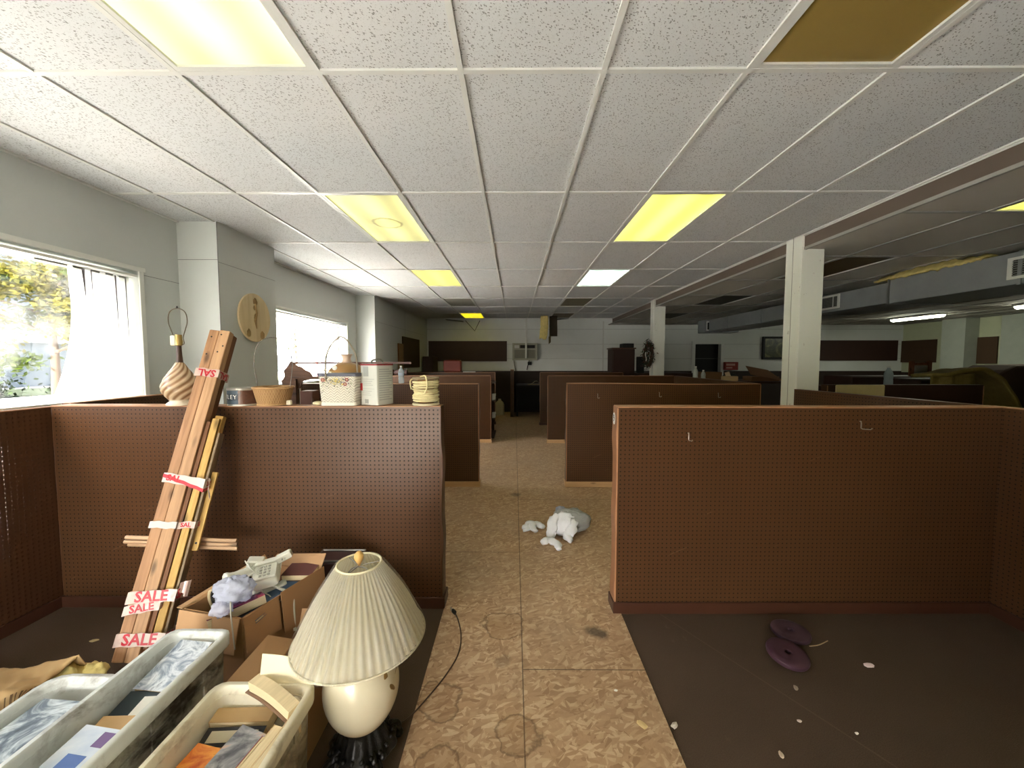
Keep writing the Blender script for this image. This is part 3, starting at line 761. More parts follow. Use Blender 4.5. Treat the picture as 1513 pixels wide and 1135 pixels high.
o = obj('paper_sheet', MB().box(-1.25, -.95, 9.6, 9.7, PH + .001, PH + .02), M_paper); recenter(o); tag(o, 'white paper lying beside the red box', 'paper')
t = thing('wall_rack', 'dark narrow rack of papers behind the third left partition, facing the aisle', 'rack', (-.42, 7.9, 0))
obj('carcass', MB().box(-.28, -.01, -.3, -.27, 0, 1.15).box(-.28, -.01, .5, .53, 0, 1.15).box(-.3, -.27, -.3, .53, 0, 1.15), M_brown_d, t)
for z in (.05, .4, .75, 1.1): obj('shelf', MB().box(-.27, .03, -.29, .52, z, z + .02), M_brown_d, t)
for i, (z, zz) in enumerate(((.772, .1), (.422, .08))):
    o = obj('leaflet', MB().slab([(-.58, 7.68, z), (-.42 + .05, 7.68, z + .02), (-.42 + .05, 7.9, z + .02 + zz), (-.58, 7.9, z + zz)], .012), M_paper); recenter(o); tag(o, ('upper' if i == 0 else 'lower') + ' white leaflet on the dark rack by the aisle', 'paper')

# next to the door
t = thing('first_aid_box', 'small red box with pale stripes on the back wall beside the dark doorway', 'box', (6.48, 11.93, 1.28))
obj('case', MB().rbox(-.2, .2, -.07, .06, 0, .24, .01), plain('dull red', (140, 44, 36), .5), t)
obj('stripe', MB().box(-.16, .1, -.075, -.07, .13, .19).box(-.16, .02, -.075, -.07, .05, .09), plain('pinkish print', (196, 140, 128), .6), t)
t = thing('framed_picture', 'dark framed landscape picture on the back wall half behind the near pillar', 'picture', (7.86, 11.95, 1.6))
obj('frame', MB().box(-.42, .42, -.02, .04, 0, .06).box(-.42, .42, -.02, .04, .62, .68).box(-.42, -.36, -.02, .04, .06, .62).box(.36, .42, -.02, .04, .06, .62), M_black, t)
obj('canvas', MB().box(-.36, .36, 0, .02, .06, .62), art('landscape paint', [(.3, (30, 30, 20)), (.5, (70, 70, 40)), (.7, (130, 128, 80))], 3), t)

# table of clutter beyond the third partition on the right
t = thing('display_table', 'dark table hidden behind the side partition, carrying bottles and boxes', 'table', (4.1, 7.7, 0))
obj('table_top', MB().box(-.95, .95, -.5, .5, 1.14, 1.18), M_brown_d, t)
for x in (-.9, .86):
    for y in (-.46, .42): obj('leg', MB().box(x, x + .04, y, y + .04, 0, 1.14), M_brown_d, t)
def bottle(loc, h, r, mat, cap, label, nm='bottle', group=None, wrap=None):
    t = thing(nm, label, 'bottle', loc, group=group)
    obj('body', MB().lathe([(r * .9, 0), (r, .01), (r, h * .3), (r * .93, h * .36), (r, h * .42), (r, h * .62), (r * .8, h * .74), (r * .42, h * .86), (r * .4, h * .92)], 20), mat, t, smooth=True, ang=60)
    obj('cap', MB().lathe([(r * .46, h * .92), (r * .46, h)], 14), cap, t)
    if wrap: obj('paper_label', MB().lathe([(r * 1.02, h * .44), (r * 1.02, h * .6)], 20, caps=False), wrap, t)
    return t
M_pet = glassy('clear bottle', (.86, .9, .92, 1), .16)
M_water = thin('milky clear plastic', (206, 220, 226), .5, .15, .45)
z0 = 1.18
bottle((3.42, 7.5, z0), .27, .045, plain('white bottle', (196, 200, 188), .4), M_paper, 'white plastic bottle, taller of the pair among the clutter by the far doorway')
bottle((3.56, 7.48, z0), .2, .04, plain('grey white bottle', (170, 176, 166), .4), M_paper, 'shorter white bottle beside the taller one among the far clutter')
o = obj('cardboard_box', MB().rbox(3.62, 3.95, 7.55, 7.85, z0, z0 + .16, .004), plain('dim cardboard', (112, 82, 52), .8)); recenter(o); tag(o, 'small brown cardboard box beside the white bottles', 'box')
o = obj('cream_carton', MB().rbox(3.86, 4.12, 7.3, 7.42, z0, z0 + .09, .01), plain('cream carton', (198, 168, 122), .7)); recenter(o); tag(o, 'cream carton lying in front of the small brown box', 'carton')
o = obj('paper_tag', MB().slab([(4.02, 7.5, z0), (4.12, 7.5, z0), (4.06, 7.52, z0 + .17), (3.98, 7.52, z0 + .15)], .01), plain('cream card', (206, 180, 140), .7)); recenter(o); tag(o, 'upright cream card behind the cream carton', 'card')
t = thing('open_carton', 'brown cardboard carton with a slanting lid among the clutter below the red wall box', 'carton', (4.62, 7.4, z0 + .105))
obj('lid_flap', MB().slab([(-.34, -.2, .02), (.26, -.2, -.10), (.16, .1, .09), (-.26, .1, .17)], .006), plain('tilted cardboard', (122, 84, 52), .8), t)
obj('carton_body', MB().box(-.25, .25, -.1, .2, -.104, -.02), plain('carton brown', (112, 80, 52), .8), t)  # body slightly darker than the lid
o = obj('dark_bundle', MB().sphere((4.16, 7.66, z0 + .07), .11, 12, 8, (1.3, 1, .55), fn=lambda p: 1 + .2 * noise.noise(p * 3)), plain('dark cloth', (50, 46, 42), .9)); recenter(o); tag(o, 'dark crumpled bundle between the small box and slanting lid', 'cloth')

# ------------------------------------------------------------------ duct and far bay
t = thing('ceiling_duct', 'long grey sheet metal air duct under the lower ceiling', 'duct', (4.95, 5, 2.26))
ys = [-2.5, -1.3, -.1, 1.1, 2.3, 3.72, 5.0, 6.3, 7.6, 8.8, 9.75]
for a, c in zip(ys, ys[1:]):
    s = .0 if a < 5 else .03
    obj('duct_section', MB().rbox(-.30 + s, .45, a - 5 + .01, c - 5 - .01, 0 + s * .5, .30 - s, .006), M_duct, t)
    obj('drive_cleat', MB().box(-.312 + s, .46, c - 5 - .014, c - 5 + .014, -.008 + s * .5, .306 - s), plain('bright cleat', (150, 154, 156), .35, metal=.6), t)
obj('end_box', MB().rbox(-.36, .45, 4.62, 5.0, -.02, .28, .006), M_duct, t)
def register(y, z, label_):
    f = MB().box(-.315, -.30, y - .18, y + .18, z - .10, z - .075).box(-.315, -.30, y - .18, y + .18, z + .075, z + .10).box(-.315, -.30, y - .18, y - .145, z - .075, z + .075).box(-.315, -.30, y + .145, y + .18, z - .075, z + .075)
    f.box(-.313, -.30, y - .07, y - .06, z - .075, z + .075)
    r = obj('register', f, M_white, t)
    s = MB()
    for k in range(7): s.box(-.309, -.302, y - .145, y + .145, z - .07 + k * .021, z - .06 + k * .021)
    obj('louvre', s, plain('register slats', (120, 122, 118), .5), r)
    obj('opening', MB().box(-.303, -.3005, y - .145, y + .145, z - .075, z + .075), M_black, r)
register(.92, .15, ''); register(-1.37, .15, '')
f = MB()
for (x0, x1, zz0, zz1) in ((-.33, -.31, .02, .24), (-.06, -.04, .02, .24), (-.31, -.06, .02, .045), (-.31, -.06, .215, .24)): f.box(x0, x1, 4.608, 4.62, zz0, zz1)
obj('register', f, M_white, t)
obj('opening', MB().box(-.31, -.06, 4.614, 4.619, .045, .215), M_black, t)
t = thing('insulation_batt', 'torn yellow insulation lying along the top edge of the duct', 'insulation', (4.64, 4.6, 2.5))
def lump(a, c):
    y = -.62 + 1.15 * a
    return (-.06 + .16 * c + .02 * noise.noise(Vector((a * 9, c * 3, 1))), y, .035 + (.075 * math.sin(c * 2.6)) * (.5 + .5 * math.sin(a * 3.1)) + .022 * noise.noise(Vector((a * 16, c * 4, 5))) + .012 * noise.noise(Vector((a * 50, c * 9, 5))))
obj('glass_wool', MB().sheet(80, 8, lump, .02), M_insul, t, smooth=True)
t = thing('cream_board', 'cream board propped upright over the dark partition beyond the near pillar', 'board', (4.1, 4.7, 1.14))
p, q = at(1237, 569, Y=4.70), at(1307, 588, Y=4.70)
o_ = obj('board_face', MB().rbox(p.x, q.x, 4.70, 4.73, 1.0, p.z, .012), plain('cream foam board', (206, 190, 140), .7), t, world=True)
bottle(tuple(at(1312, 570, Y=5.3)) and (at(1312, 571, Y=5.3).x, 5.3, at(1312, 571, Y=5.3).z), .27, .048, M_water, M_trim, 'clear plastic bottle standing alone right of the near pillar', 'water_bottle')
pz = at(1312, 571, Y=5.3)
o = obj('side_table', MB().rbox(4.2, 5.6, 5.15, 5.7, 0, pz.z - .001, .01), M_brown_d); recenter(o); tag(o, 'dark low cabinet under the lone clear bottle', 'cabinet')
# insulation blanket draped over the dark shelving, chair and sofas
t = thing('draped_insulation', 'olive insulation blanket draped over a rack at the right edge of the picture', 'insulation', (6.6, 5.6, 1.0))
pts = [at(u, v, Y=5.6) for u, v in ((1378, 556), (1400, 553), (1424, 548), (1440, 549), (1456, 558), (1468, 572), (1478, 588), (1488, 606), (1494, 618))]
sp = smoothpath(pts, 4)
def drape(a, c):
    p = sp[min(int(a * (len(sp) - 1)), len(sp) - 1)]
    return (p.x + .02 * noise.noise(Vector((a * 8, c * 5, 2))), 5.45 + .45 * c, p.z + .015 * noise.noise(Vector((a * 10, c * 6, 9))) - .03 * c)
obj('blanket', MB().sheet(len(sp) - 1, 8, drape, -.05), M_olive, t, world=True, smooth=True)
p, q = at(1375, 552, Y=5.62), at(1440, 571, Y=5.62)
obj('hanging_fold', MB().sheet(14, 8, lambda a, c: (p.x + (q.x - p.x) * a, 5.62 + .03 * math.sin(a * 14), p.z + (q.z - p.z - .1) * c + .015 * math.sin(a * 9)), .03), M_olive, t, world=True, smooth=True)
p, q = at(1436, 556, Y=5.75), at(1480, 590, Y=5.75)
o = obj('storage_rack', MB().rbox(p.x - .55, q.x + .2, 5.93, 6.4, 0, at(1440, 556, Y=5.75).z - .05, .02), M_brown_d); recenter(o); tag(o, 'dark rack underneath the olive insulation blanket', 'rack')
t = thing('wooden_stand', 'small reddish wooden frame standing near the grey pilaster', 'frame', tuple(at(1361, 556, Y=7.0)))
a_, c_ = at(1347, 534, Y=7), at(1378, 556, Y=7)
mw = wood('reddish wood', (104, 60, 34), (128, 78, 46), 2)
w_ = .055
obj('post', MB().box(a_.x, a_.x + w_, 7.0, 7.05, c_.z, a_.z), mw, t, world=True)
obj('post', MB().box(c_.x - w_ - .02, c_.x - .02, 7.0, 7.05, c_.z, a_.z + .01), mw, t, world=True)
obj('rail', MB().box(a_.x + w_, c_.x - w_ - .02, 7.01, 7.04, a_.z - .07, a_.z - .02), mw, t, world=True)
obj('inset_panel', MB().box(a_.x + w_, c_.x - w_ - .02, 7.02, 7.03, c_.z, a_.z - .07), plain('grey canvas', (150, 152, 140), .7), t, world=True)
o = obj('dark_shelf_unit', MB().rbox(5.9, 7.9, 6.95, 7.6, 0, c_.z - .001, .02), M_brown_d); recenter(o); tag(o, 'long dark shelf unit under the small reddish frame', 'shelf unit')
a_, c_ = at(1478, 556, Y=6.6), at(1560, 540, Y=6.6)
o = obj('sofa_back', MB().prism([(a_.x, 0), (a_.x, a_.z), (a_.x + .14, a_.z + .10), (a_.x + .3, c_.z + .0), (a_.x + 1.2, c_.z + .02), (a_.x + 1.3, 0)], -7.3, -6.62, Matrix(((1, 0, 0, 0), (0, 0, -1, 0), (0, 1, 0, 0), (0, 0, 0, 1)))), plain('brown upholstery', (82, 60, 42), .85), bevel=.04); recenter(o); tag(o, 'brown sloping sofa back at the right edge beyond the olive blanket', 'sofa')
# ------------------------------------------------------------------ things along the top of the left partition
ZT = PH + .0015
def on_top(u, y=2.452): p = at(u, 598, Y=y); return (p.x, y, ZT)
t = thing('ceramic_table_lamp', 'tan swirl-ribbed ceramic lamp without shade on the left partition top', 'lamp', on_top(268.5))
prof = [(.074, 0), (.076, .008), (.070, .016), (.056, .026), (.062, .036), (.082, .060), (.096, .092), (.098, .112), (.092, .140), (.076, .175), (.056, .206), (.038, .235), (.026, .256), (.021, .264)]
def fine(pr, k=4):
    o = []
    for (a, b_), (c, d) in zip(pr, pr[1:]):
        for i in range(k): o.append((a + (c - a) * i / k, b_ + (d - b_) * i / k))
    return o + [pr[-1]]
def swirl(r, z, a):
    w = max(0, min(1, (z - .04) / .03)) * max(0, min(1, (.26 - z) / .06))
    return r * (1 + .03 * w * math.sin(10 * a - 150 * z))
def make_swirl():
    t_ = NT('tan swirl glaze'); x, y, z = t_.sep()
    ang = t_.math('ARCTAN2', y, x)
    k = t_.math('SINE', t_.math('SUBTRACT', t_.math('MULTIPLY', ang, 10), t_.math('MULTIPLY', z, 150)))
    c = t_.mix(t_.rng(k, -.9, .6), lin((140, 106, 76)), lin((198, 172, 140)))
    c = t_.mix(t_.rng(z, .03, .04, 1, 0), c, lin((214, 204, 182)))
    return t_.fin(c, .25, .5)
obj('ceramic_body', MB().lathe(fine(prof), 132, fn=swirl), make_swirl(), t, smooth=True)
obj('neck', MB().lathe([(.019, .262), (.016, .30), (.0125, .368)], 18), plain('brown stained neck', (70, 48, 36), .4), t, smooth=True, ang=50)
obj('socket', MB().lathe([(.012, .366), (.02, .372), (.021, .40), (.018, .405), (.018, .436)], 18), plain('brass socket', (176, 150, 92), .35, metal=.6), t, smooth=True, ang=40)
obj('paper_insulator', MB().rbox(-.036, -.004, -.022, .0, .368, .43, .004), plain('ivory socket side', (212, 204, 176), .6), t)
hp = [(.02, 0, .375), (.034, 0, .382), (.030, 0, .42), (.046, 0, .47), (.058, 0, .51), (.056, 0, .555), (.038, 0, .585), (.0, 0, .598)]
obj('harp', MB().tube(smoothpath([(-p[0], 0, p[2]) for p in hp][:-1] + list(reversed(hp)), 4), .0028, 8), plain('dull bronze wire', (92, 80, 62), .4, metal=.7), t)
obj('finial_screw', MB().lathe([(.004, .597), (.006, .6), (.003, .612)], 10), M_dark, t)

def can():
    t = thing('metal_can', 'short round tin can with a dark label on the left partition top', 'can', on_top(361, 2.45))
    obj('body', MB().lathe([(.084, 0), (.088, .002), (.088, .006), (.086, .009), (.086, .098), (.088, .101), (.088, .104)], 40), plain('tin', (178, 174, 164), .35, metal=.6), t, smooth=True, ang=40)
    def patch(z0, z1, a0, a1, r, n=24): return MB().loft([[(r_ * math.cos(R(a0 + (a1 - a0) * k / n)), r_ * math.sin(R(a0 + (a1 - a0) * k / n)), z) for r_, z in ((r, z0), (r, z1), (r - .0008, z1), (r - .0008, z0))] for k in range(n + 1)])
    obj('rusty_label', patch(.012, .095, 180, 360, .0868), art('worn can label', [(.3, (72, 44, 34)), (.55, (104, 70, 54)), (.75, (58, 66, 74))], 16), t)
    obj('dark_label', patch(.012, .095, 200, 284, .0874), plain('slate label', (64, 78, 88), .5), t)
    obj('name_band', patch(.036, .074, 200, 284, .0880), plain('charcoal band', (40, 50, 60), .5), t)
    obj('grey_strip', patch(.012, .095, 196, 221, .0882), plain('pale can strip', (190, 192, 188), .5), t)
    b = MB()
    for i, ch in enumerate('TLEY'):
        a = R(228 + i * 15)
        Mx = Matrix(((-math.sin(a), 0, math.cos(a), .0884 * math.cos(a)), (math.cos(a), 0, math.sin(a), .0884 * math.sin(a)), (0, 1, 0, .055), (0, 0, 0, 1)))
        b.text(ch, .036, .0004, Mx)
    obj('lettering', b, M_paper, t)
    obj('lid', MB().lathe([(.0865, .104), (.0865, .108), (.082, .109)], 40), plain('grey lid', (150, 146, 136), .45, metal=.4), t)
can()

t = thing('wire_handled_basket', 'round woven wood basket with a tall thin wire handle on the partition top', 'basket', on_top(405, 2.46))
def make_basket():
    t_ = NT('woven splint'); x, y, z = t_.sep()
    ang = t_.math('ARCTAN2', y, x)
    st = t_.math('SINE', t_.math('MULTIPLY', ang, 44)); rw = t_.math('SINE', t_.math('MULTIPLY', z, 190))
    k = t_.math('MULTIPLY', t_.math('SIGN', rw), st)
    c = t_.mix(t_.rng(k, -1, 1), lin((140, 104, 66)), lin((186, 148, 104)))
    c = t_.mix(t_.noise(30, 4), c, lin((170, 132, 88)))
    t_.bump(k, .4, .004); return t_.fin(c, .6, .3)
obj('woven_body', MB().lathe([(.0, 0), (.085, 0), (.092, .02), (.104, .07), (.112, .108), (.108, .108), (.098, .07), (.086, .02), (.0, .012)], 48, caps=False), make_basket(), t, smooth=True, ang=50)
mrim = wood('light splint rim', (164, 124, 78), (196, 158, 112), 0)
obj('rim', MB().tube(circ((0, 0, .110), .112, 48)[:-1], .0065, 8, closed=True), mrim, t, smooth=True)
obj('foot_hoop', MB().tube(circ((0, 0, .006), .087, 40)[:-1], .006, 6, closed=True), mrim, t, smooth=True)
hp = [(-.112, 0, .10), (-.118, 0, .16), (-.130, 0, .25), (-.118, 0, .34), (-.08, 0, .395), (-.01, 0, .42), (.06, 0, .405), (.108, 0, .36), (.134, 0, .27), (.126, 0, .18), (.112, 0, .10)]
obj('handle', MB().tube(smoothpath(hp, 5), .0024, 8, Matrix.Rotation(R(-8), 4, 'Z')), plain('grey wire', (96, 92, 84), .4, metal=.7), t)

t = thing('basket_purse', 'white woven basket purse with painted flowers and an arched handle', 'purse', on_top(505.5, 2.46)); t.scale = (.93, 1, .81)
def make_weave():
    t_ = NT('white herringbone weave'); x, y, z = t_.sep()
    zz = t_.math('PINGPONG', t_.math('MULTIPLY', x, 1), .022)
    k = t_.math('SINE', t_.math('MULTIPLY', t_.math('ADD', zz, z), 330))
    c = t_.mix(t_.rng(k, -1, .4), lin((190, 182, 166)), lin((228, 222, 208)))
    t_.bump(k, .5, .003); return t_.fin(c, .5, .3)
rings = [rrect(.112, .055, .02, 0), rrect(.112, .055, .02, .03), rrect(.116, .058, .02, .032), rrect(.122, .062, .022, .12), rrect(.128, .066, .022, .235), rrect(.122, .060, .02, .235), rrect(.118, .056, .02, .06)]
obj('woven_body', MB().loft(rings), make_weave(), t, smooth=True, ang=35)
obj('base_band', MB().loft([rrect(.117, .060, .02, 0), rrect(.117, .060, .02, .026)]), plain('ivory base', (222, 216, 202), .4), t, bevel=.002)
obj('rim_band', MB().loft([rrect(.131, .069, .022, .222), rrect(.133, .071, .022, .224), rrect(.133, .071, .022, .244), rrect(.131, .069, .022, .246)]), plain('slate blue band', (84, 86, 100), .5), t, smooth=True, ang=30)
hh = [(-.068, -.072, .20), (-.068, -.073, .30), (-.066, -.06, .38), (-.052, -.03, .455), (-.02, 0, .51), (.008, .0, .522), (.04, 0, .50), (.064, .03, .44), (.074, .06, .38), (.076, .072, .30), (.076, .072, .20)]
obj('handle', MB().tube(smoothpath(hh, 5), [.0055] * 51, 8), plain('greige handle', (170, 160, 142), .45), t, smooth=True)
for sg in (-1, 1):
    obj('handle_scroll', MB().tube(smoothpath([(-.068, -.074, .28), (-.068 + sg * .014, -.076, .262), (-.068 + sg * .038, -.076, .252)], 6), .004, 6), M_cream, t)
fr = random.Random(3); fl_ = {k: MB() for k in ('red_flowers', 'yellow_flowers', 'green_leaves', 'dark_dots')}
def fdisc(b, x, z, r): 
    y = -.0585 - .0115 * (z - .03) / .2 - .003
    b.prism([(r * math.cos(R(45 * k)), r * math.sin(R(45 * k))) for k in range(8)], 0, .0015, Matrix.Translation((x, y - .001, z)) @ Matrix.Rotation(R(90), 4, 'X'))
for cx, cz in ((-.088, .196), (.068, .198), (.055, .165)):
    for k in range(6): fdisc(fl_['red_flowers'], cx + .010 * math.cos(k * 1.05), cz + .010 * math.sin(k * 1.05), .0048)
    fdisc(fl_['yellow_flowers'], cx, cz, .004)
for k in range(46): fdisc(fl_['yellow_flowers'], fr.gauss(0, .02), .19 + fr.gauss(0, .012), .0035)
for k in range(60):
    x = fr.uniform(-.1, .1); z = .205 - abs(fr.gauss(0, .045)) * (.5 + abs(x) * 7)
    if z > .07: fdisc(fl_['green_leaves' if k % 2 else 'dark_dots'], x, z, .0032)
for k, c in (('red_flowers', (150, 50, 56)), ('yellow_flowers', (220, 196, 110)), ('green_leaves', (96, 110, 74)), ('dark_dots', (66, 60, 74))):
    obj(k, fl_[k], plain(k, c, .5), t)

# F-style tin
p0, p1, p2 = at(536, 598, Y=2.46), at(561, 598, Y=2.405), at(579, 598, Y=2.56)
p0.z = p1.z = p2.z = ZT
ex, ey = (p1 - p0), (p2 - p1); a = math.atan2(ex.y, ex.x); L1, L2 = ex.length, ey.length
t = thing('solvent_tin', 'tall white rectangular tin with red lid edge and wire handle on the partition top', 'tin', (p0 + p2) / 2, a)
hx, hy, hz = L1 / 2, L2 / 2 * .95, .252
obj('body', MB().loft([rrect(hx, hy, .012, 0), rrect(hx, hy, .012, hz)]), plain('off white tin', (204, 206, 198), .35, .06), t, smooth=True, ang=40)
obj('red_rim', MB().loft([rrect(hx + .003, hy + .003, .012, hz - .006), rrect(hx + .003, hy + .003, .012, hz + .004)]), plain('dull red rim', (150, 46, 50), .4), t)
obj('top_plate', MB().loft([rrect(hx - .004, hy - .004, .01, hz + .002), rrect(hx - .004, hy - .004, .01, hz + .006)]), plain('tin top', (170, 170, 166), .3, metal=.6), t)
obj('handle', MB().tube(smoothpath([(-.035, 0, hz + .004), (-.03, 0, hz + .022), (-.01, 0, hz + .030), (.02, 0, hz + .030), (.035, 0, hz + .018), (.038, 0, hz + .004)], 5), .005, 8, Matrix.Rotation(R(25), 4, 'Z')), plain('dull steel handle', (120, 118, 112), .35, metal=.7), t)
b = MB()
for (x0, x1, z0_, z1_) in ((-.5, .45, .16, .163), (-.5, .45, .10, .102), (-.5, .3, .147, .150), (-.5, .2, .135, .138), (-.5, .35, .123, .126), (-.5, .25, .085, .088), (-.5, .1, .073, .076), (-.5, .2, .061, .064), (-.4, .0, .178, .24)): b.box(x0 * hx * 1.5, x1 * hx * 1.5, -hy - .0008, -hy, z0_, z1_)
for k in range(14): b.box(hx, hx + .0008, -hy * .75, hy * (.75 - .3 * (k % 3 == 1)), .03 + k * .0145, .036 + k * .0145)
obj('printed_text_block', b, plain('faded print', (168, 172, 168), .5), t)
obj('bar_code', (lambda q: [q.box(-.03 + k * .005, -.028 + k * .005, -hy - .001, -hy, .01, .036) for k in range(6)] and q)(MB()), plain('dark print', (96, 100, 98), .5), t)
obj('red_patch', MB().box(-hx - .001, -hx + .02, -hy - .0009, -hy + .03, .09, .135), plain('red label patch', (186, 50, 50), .4), t)

t = thing('rope_spool', 'spool of cream cotton rope standing at the aisle end of the left partition', 'spool', on_top(629.5, 2.46))
obj('flange', MB().lathe([(.08, 0), (.083, .003), (.083, .011), (.08, .014)], 36), plain('pale flange', (196, 184, 152), .6), t)
obj('flange', MB().lathe([(.08, .160), (.083, .163), (.083, .170), (.08, .173)], 36), plain('tan flange', (142, 124, 96), .6), t)
obj('core', MB().lathe([(.05, .012), (.05, .162)], 20), M_kraft, t)
rp = []; rr_ = random.Random(9)
turns = 15
for k in range(turns * 26 + 1):
    a = 2 * math.pi * k / 26; q = k / (turns * 26)
    rp.append(((.0745 + .002 * math.sin(a * .37 + 2) - .006 * math.sin(q * 3.14)) * math.cos(a), (.0745 + .002 * math.sin(a * .41) - .006 * math.sin(q * 3.14)) * math.sin(a), .021 + .132 * q + .0045 * math.sin(a * .53)))
mr = plain('cream rope', (222, 210, 164), .85, .12, 60, .1, bump=.5, bscale=300)
obj('rope_coil', MB().tube(rp, .0062, 7), mr, t, smooth=True)
b = MB()
for (z, tl, ph) in ((.06, .10, 0), (.09, -.12, 1), (.12, .10, 2.2), (.145, -.06, 3), (.04, .06, 4)):
    b.tube([(.078 * math.cos(R(15 * k)), .078 * math.sin(R(15 * k)), z + tl * .08 * math.sin(R(15 * k) + ph)) for k in range(24)], .0056, 7, closed=True)
obj('rope_wrap', b, mr, t, smooth=True)
obj('rope_end', MB().tube(smoothpath([(-.02, -.05, .178), (.012, -.08, .184), (.024, -.09, .165), (.028, -.089, .12), (.016, -.087, .088), (.006, -.086, .075)], 5), .0045, 7), mr, t, smooth=True)
obj('rope_end', MB().tube(smoothpath([(-.075, -.03, .165), (-.092, -.02, .15), (-.09, -.02, .12), (-.083, -.03, .10)], 5), .004, 7), mr, t, smooth=True)

o = obj('cream_block', MB().rbox(*(lambda p: (p[0] - .012, p[0] + .014, 2.43, 2.455, ZT, ZT + .03))(on_top(428.5)), .004), M_cream); recenter(o); tag(o, 'tiny cream block between the wire-handled basket and the purse', 'block')
q = on_top(470)
o = obj('pale_stone', MB().sphere((q[0], 2.45, ZT + .011), .03, 14, 9, (1, .8, .45), fn=lambda p: 1 + .22 * noise.noise(p * 1.7)), plain('pale yellow stone', (214, 204, 166), .7), smooth=True); recenter(o); tag(o, 'pale yellowish lump beside the flowered purse', 'stone')

# ------------------------------------------------------------------ behind the first partition: rack with scalloped shelf and jug
t = thing('storage_rack', 'dark brown rack hidden behind the first left partition carrying the scalloped shelf', 'rack', (-1.6, 3.1, 0))
obj('rack_top', MB().box(-.75, .65, -.5, .3, 1.15, 1.18), M_brown_d, t)
for x in (-.73, .62): obj('side_panel', MB().box(x, x + .03, -.48, .29, 0, 1.15), M_brown_d, t)
obj('back_panel', MB().box(-.70, .62, .26, .28, .1, 1.15), M_brown_d, t)
zb = 1.18
t = thing('scalloped_wall_shelf', 'brown scalloped wooden wall shelf lying behind the basket and purse', 'shelf', (-1.75, 3.0, zb))
mw = wood('old brown shelf wood', (82, 56, 40), (112, 80, 58), 0)
A = lambda u, v, y=3.0: at(u, v, Y=y)
out = [(418, 572), (417, 563), (421, 556), (420, 548), (426, 541), (430, 534), (434, 535), (437, 540), (445, 542), (451, 547), (458, 550), (462, 556), (460, 560), (448, 563), (444, 573), (434, 579), (426, 577)]
pl_ = [A(u, v) for u, v in out]
b = MB(); n = len(pl_)
b.loft([[(p.x, p.y - .009, p.z) for p in pl_], [(p.x, p.y + .009, p.z) for p in pl_]])
obj('scalloped_bracket', b, mw, t, world=True, bevel=.002)
s0, s1 = A(430, 557.5), A(540, 560.5)
obj('shelf_board', MB().box(s0.x, s1.x, 2.96, 3.08, s0.z - .012, s0.z + .004), mw, t, world=True)
r0, r1 = A(433, 536.5), A(612, 536.5)
obj('top_rail', MB().box(r0.x, r1.x - .03, 3.02, 3.035, r0.z - .007, r0.z + .008), plain('rosy rail', (130, 100, 94), .5), t, world=True)
o_ = MB().box(s1.x - .05, s1.x + .01, 2.99, 3.05, zb, r0.z); obj('side_bracket', o_, mw, t, world=True)
b = MB().box(s0.x - .02, s0.x + .05, 2.97, 3.02, zb, s0.z - .012); obj('foot_block', b, mw, t, world=True)
p = at(507, 560, Y=2.85)
t = thing('stoneware_jug', 'brown stoneware jug with pinkish flared neck standing behind the flowered purse', 'jug', (p.x + .02, 2.87, zb))
H0 = lambda v: at(507, v, Y=2.87).z - zb
prof = [(.09, 0), (.125, .02), (.135, H0(556)), (.125, H0(548)), (.09, H0(540)), (.045, H0(536))]
obj('body', MB().lathe(prof, 36), plain('amber brown glaze', (164, 126, 78), .3), t, smooth=True)
obj('neck', MB().lathe([(.042, H0(537)), (.03, H0(533)), (.028, H0(530)), (.034, H0(525.5)), (.046, H0(523.5)), (.04, H0(523.5)), (.024, H0(530))], 28, caps=False), plain('pinkish glaze', (216, 190, 168), .35), t, smooth=True, ang=60)
obj('pale_patch', MB().sphere((-.035, -.118, H0(543)), .018, 10, 6, (1, .3, 1)), M_paper, t)
o = obj('tape_ring', MB().tube(circ((at(437, 588, Y=2.75).x, 2.75, at(437, 588, Y=2.75).z), .028, 24, 'y')[:-1], .005, 8, closed=True), M_dark, smooth=True); recenter(o); o.location.z = 1.18; tag(o, 'small dark ring standing behind the wire-handled basket', 'ring')
a_, c_ = at(443, 584, Y=2.8), at(462, 596, Y=2.8)
o = obj('wooden_box', MB().rbox(a_.x, c_.x, 2.8, 2.9, 1.18, a_.z + .03, .004), plain('rosy brown box', (120, 84, 72), .6)); recenter(o); tag(o, 'rosy brown little box between the basket and the purse, behind the partition', 'box')
b = MB()
for k in range(5):
    q0 = at(458 + k * .8, 592, Y=2.79); b.add([(q0.x, 2.79, 1.19), (q0.x + .008, 2.79, 1.19), (q0.x + .02 + .006 * k, 2.78, 1.30 - .012 * k)], [(0, 1, 2)]).add([(q0.x, 2.794, 1.19), (q0.x + .008, 2.794, 1.19), (q0.x + .02 + .006 * k, 2.784, 1.30 - .012 * k)], [(0, 1, 2)])
b.box(at(460, 592, Y=2.79).x - .01, at(460, 592, Y=2.79).x + .02, 2.78, 2.8, 1.18, 1.195)
o = obj('grey_feather', b, plain('grey feather', (150, 142, 128), .8)); recenter(o); tag(o, 'grey feather sticking up beside the rosy brown box', 'feather')
